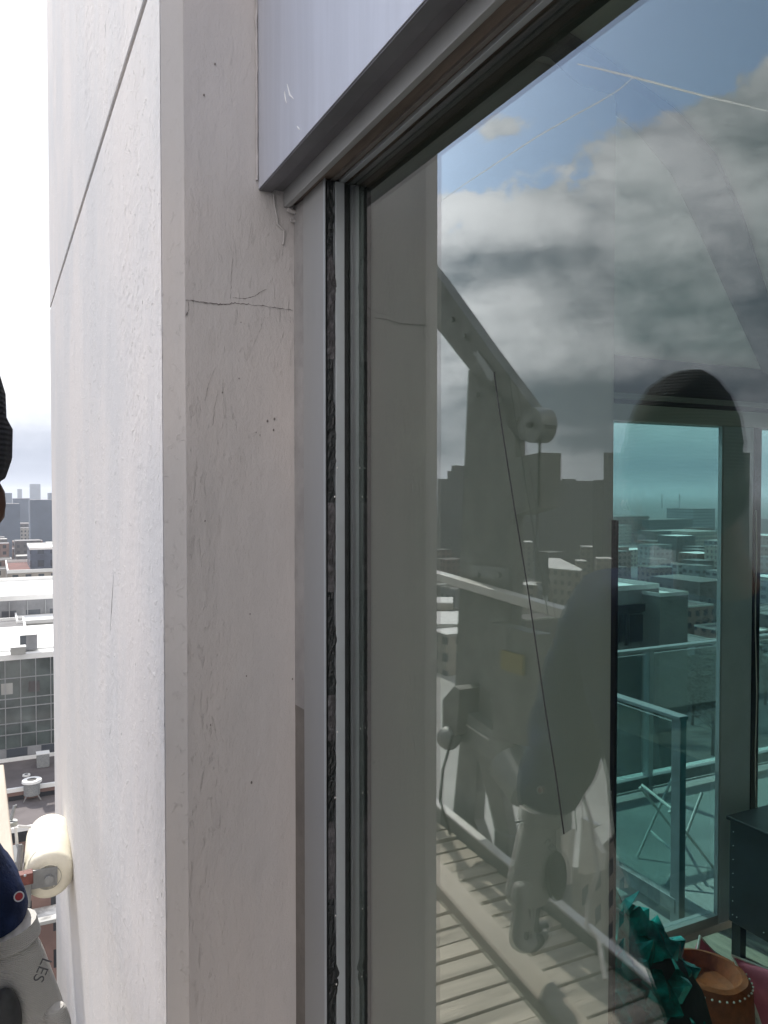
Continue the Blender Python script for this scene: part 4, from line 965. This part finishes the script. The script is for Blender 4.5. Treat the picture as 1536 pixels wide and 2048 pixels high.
# blocks through the corner window
def dblock(name, label, px0, px1, pyt, dist, m, roof='roofg', dep=.3, par=0, extra=()):
    p = D(px0, pyt, y=dist); q = D(px1, pyt, y=dist); return building(name, label, p.x, q.x, dist, dist*(1+dep), p.z, m, roof, par, extra=extra)
dblock('brick_building', 'brick block with rows of windows seen through the corner window', 1232, 1297, 1034, 610, 'brick', 'roofg', .08, .6)
dblock('dark_building', 'long dark block to the right of the brick block', 1298, 1385, 1040, 600, 'darkw', 'roofg', .06)
dblock('pale_tower', 'pale tower with vertical windows near the window mullion', 1386, 1430, 1018, 640, 'greyw', 'roofg', .06)
dblock('pale_building', 'low pale building in front of the pale tower', 1378, 1440, 1064, 500, 'beige', 'roofp', .08)
dblock('cornice_building', 'grey classical building with white roof and cornice below the distant blocks', 1225, 1318, 1183, 100, 'stone', 'roofw', .15, .8, ('roofp',))
CB1 = bpy.data.objects[-1] if 0 else None
dblock('cornice_building', 'lower wing with white roof to the right of the classical building', 1320, 1376, 1194, 96, 'stone', 'roofw', .12, .6, ('roofp',))
par_ = [o for o in bpy.data.objects if o.name.startswith('cornice_building')]
for o in par_:
    if 'classical' in o['label']:
        for (pa, pb, ya, yb, mm_) in ((1232, 1249, 1230, 1282, 'blackp'), (1256, 1284, 1230, 1282, 'blackp'), (1304, 1312, 1222, 1276, 'blackp')):
            a = D(pa, ya, y=99.9); c = D(pb, yb, y=99.9); MB().box((a.x, 99.7, c.z), (c.x, 99.95, a.z)).obj('window', mm_, o)
        for pa in (1229, 1251, 1286):
            a = D(pa, 1222, y=99.8); c = D(pa+4, 1290, y=99.8); MB().box((a.x, 99.3, c.z), (c.x, 99.9, a.z)).obj('pilaster', 'roofp', o)
        a = D(1226, 1212, y=99.8); c = D(1292, 1222, y=99.8); MB().box((a.x, 99.2, c.z), (c.x, 99.9, a.z)).obj('frieze', 'roofp', o)
dblock('school_building', 'brown building with arched windows close to the mullion', 1400, 1460, 1165, 170, 'darkw', 'roofg', .12)
for (px, lab) in ((1324, 'left of two thin chimneys on the far horizon'), (1359, 'right of two thin chimneys on the far horizon')):
    p = D(px, 999, y=1900); q = D(px, 988, y=1900); MB().cyl((p.x, p.y, ZG), q, 2.2, 1.8, 10).obj('chimney', 'darkw', label=lab, cat='chimney')
# trees beyond the terrace
def tree(px, py, h, lab, green):
    p = D(px, py, z=ZG+.01); t_ = thing('city_tree', lab, 'tree', p, 'trees beyond the terrace'); b = MB(); tr_ = MB()
    tr_.tube([p, p+Vector((.2, 0, h*.4)), p+Vector((0, .2, h*.8))], [.35, .25, .08])
    for k in range(22):
        a = random.uniform(0, 6.28); z = random.uniform(.3, .75)*h; L = h*.3*random.uniform(.6, 1.1)
        tr_.tube([p+Vector((0, 0, z)), p+Vector((math.cos(a)*L, math.sin(a)*L, z+L*.7))], [.09, .02], 5)
    tr_.obj('trunk', 'bark', t_)
    for k in range(420):
        d = Vector((random.gauss(0, 1), random.gauss(0, 1), random.gauss(0, 1))).normalized()*random.random()**.4
        c = p+Vector((d.x*h*.33, d.y*h*.33, h*.66+d.z*h*.34)); s_ = random.uniform(.15, .5)
        q = Matrix.Rotation(random.uniform(0, 6.28), 3, 'Z') @ Matrix.Rotation(random.uniform(0, 3), 3, 'X')
        vs = [b.bm.verts.new(c+(q @ Vector(w))*s_) for w in ((-1, -.4, 0), (1, -.5, .1), (.8, .5, 0), (-.7, .5, .2))]; b.bm.faces.new(vs)
    b.obj('crown', 'leafg' if green else 'leaf', t_)
for i, (px, py) in enumerate(((1405, 1180), (1420, 1210), (1390, 1220), (1435, 1200), (1400, 1300), (1425, 1330), (1440, 1290), (1385, 1340), (1350, 1345), (1300, 1360), (1530, 1300), (1425, 1400))): tree(px, py+110, 12+i % 3*2, ('dark leafy tree in the street beyond the balustrade' if i % 3 == 0 else 'taller bare branched tree in the street beyond the balustrade' if i % 3 == 2 else 'shorter bare branched tree in the street beyond the balustrade'), i % 3 == 0)
# contrails, far up
def trail(P, r, lab):
    pts = []
    for x, y in P:
        d = ray(x, y); d.x = -d.x; pts.append(Vector((-CAM.x, 0, 0))+d*(9000/d.z*.35))
    n = len(pts); rs = [r*(.35+.65*min(1, 4*min(i+.3, n-1-i+.3)/n)) for i in range(n)]
    MB().tube(pts, rs, 6).obj('contrail', 'cloud', label=lab, cat='contrail')
trail([(870, 410), (930, 368), (1000, 322), (1075, 273), (1150, 230), (1200, 203), (1240, 178), (1268, 153)], 5.5, 'thin curved contrail rising from the window edge to meet the straight one')
trail([(1155, 128), (1200, 138), (1265, 154), (1340, 174), (1420, 195), (1500, 214), (1600, 238)], 7.5, 'straight thicker contrail crossing the upper right of the mirrored sky')
# emblem + lettering
em = MB(); mE = Matrix.Translation(EMB[0]) @ EMB[1].to_track_quat('Z', 'Y').to_matrix().to_4x4()
cuff = man
em.lathe([(.0042, 0), (.0056, 0), (.0056, .0012), (.0042, .0012)], mE, 32, closed=True); em.obj('emblem_ring', 'logo_w', man)
e2 = MB(); e2.lathe([(.0041, 0), (.0041, .0008)], mE, 24); e2.obj('emblem_disc', 'logo_r', man)
gp = D(84, 1940, y=.93)
text('LES', .016, gp, (CAM-gp).normalized(), (.8, 0, -.5), 'gloveg', g1)
MB().box((-9050, -3050, ZG-2), (9050, 9050, 45)).obj('haze', 'haze', kind='stuff')
tidy()
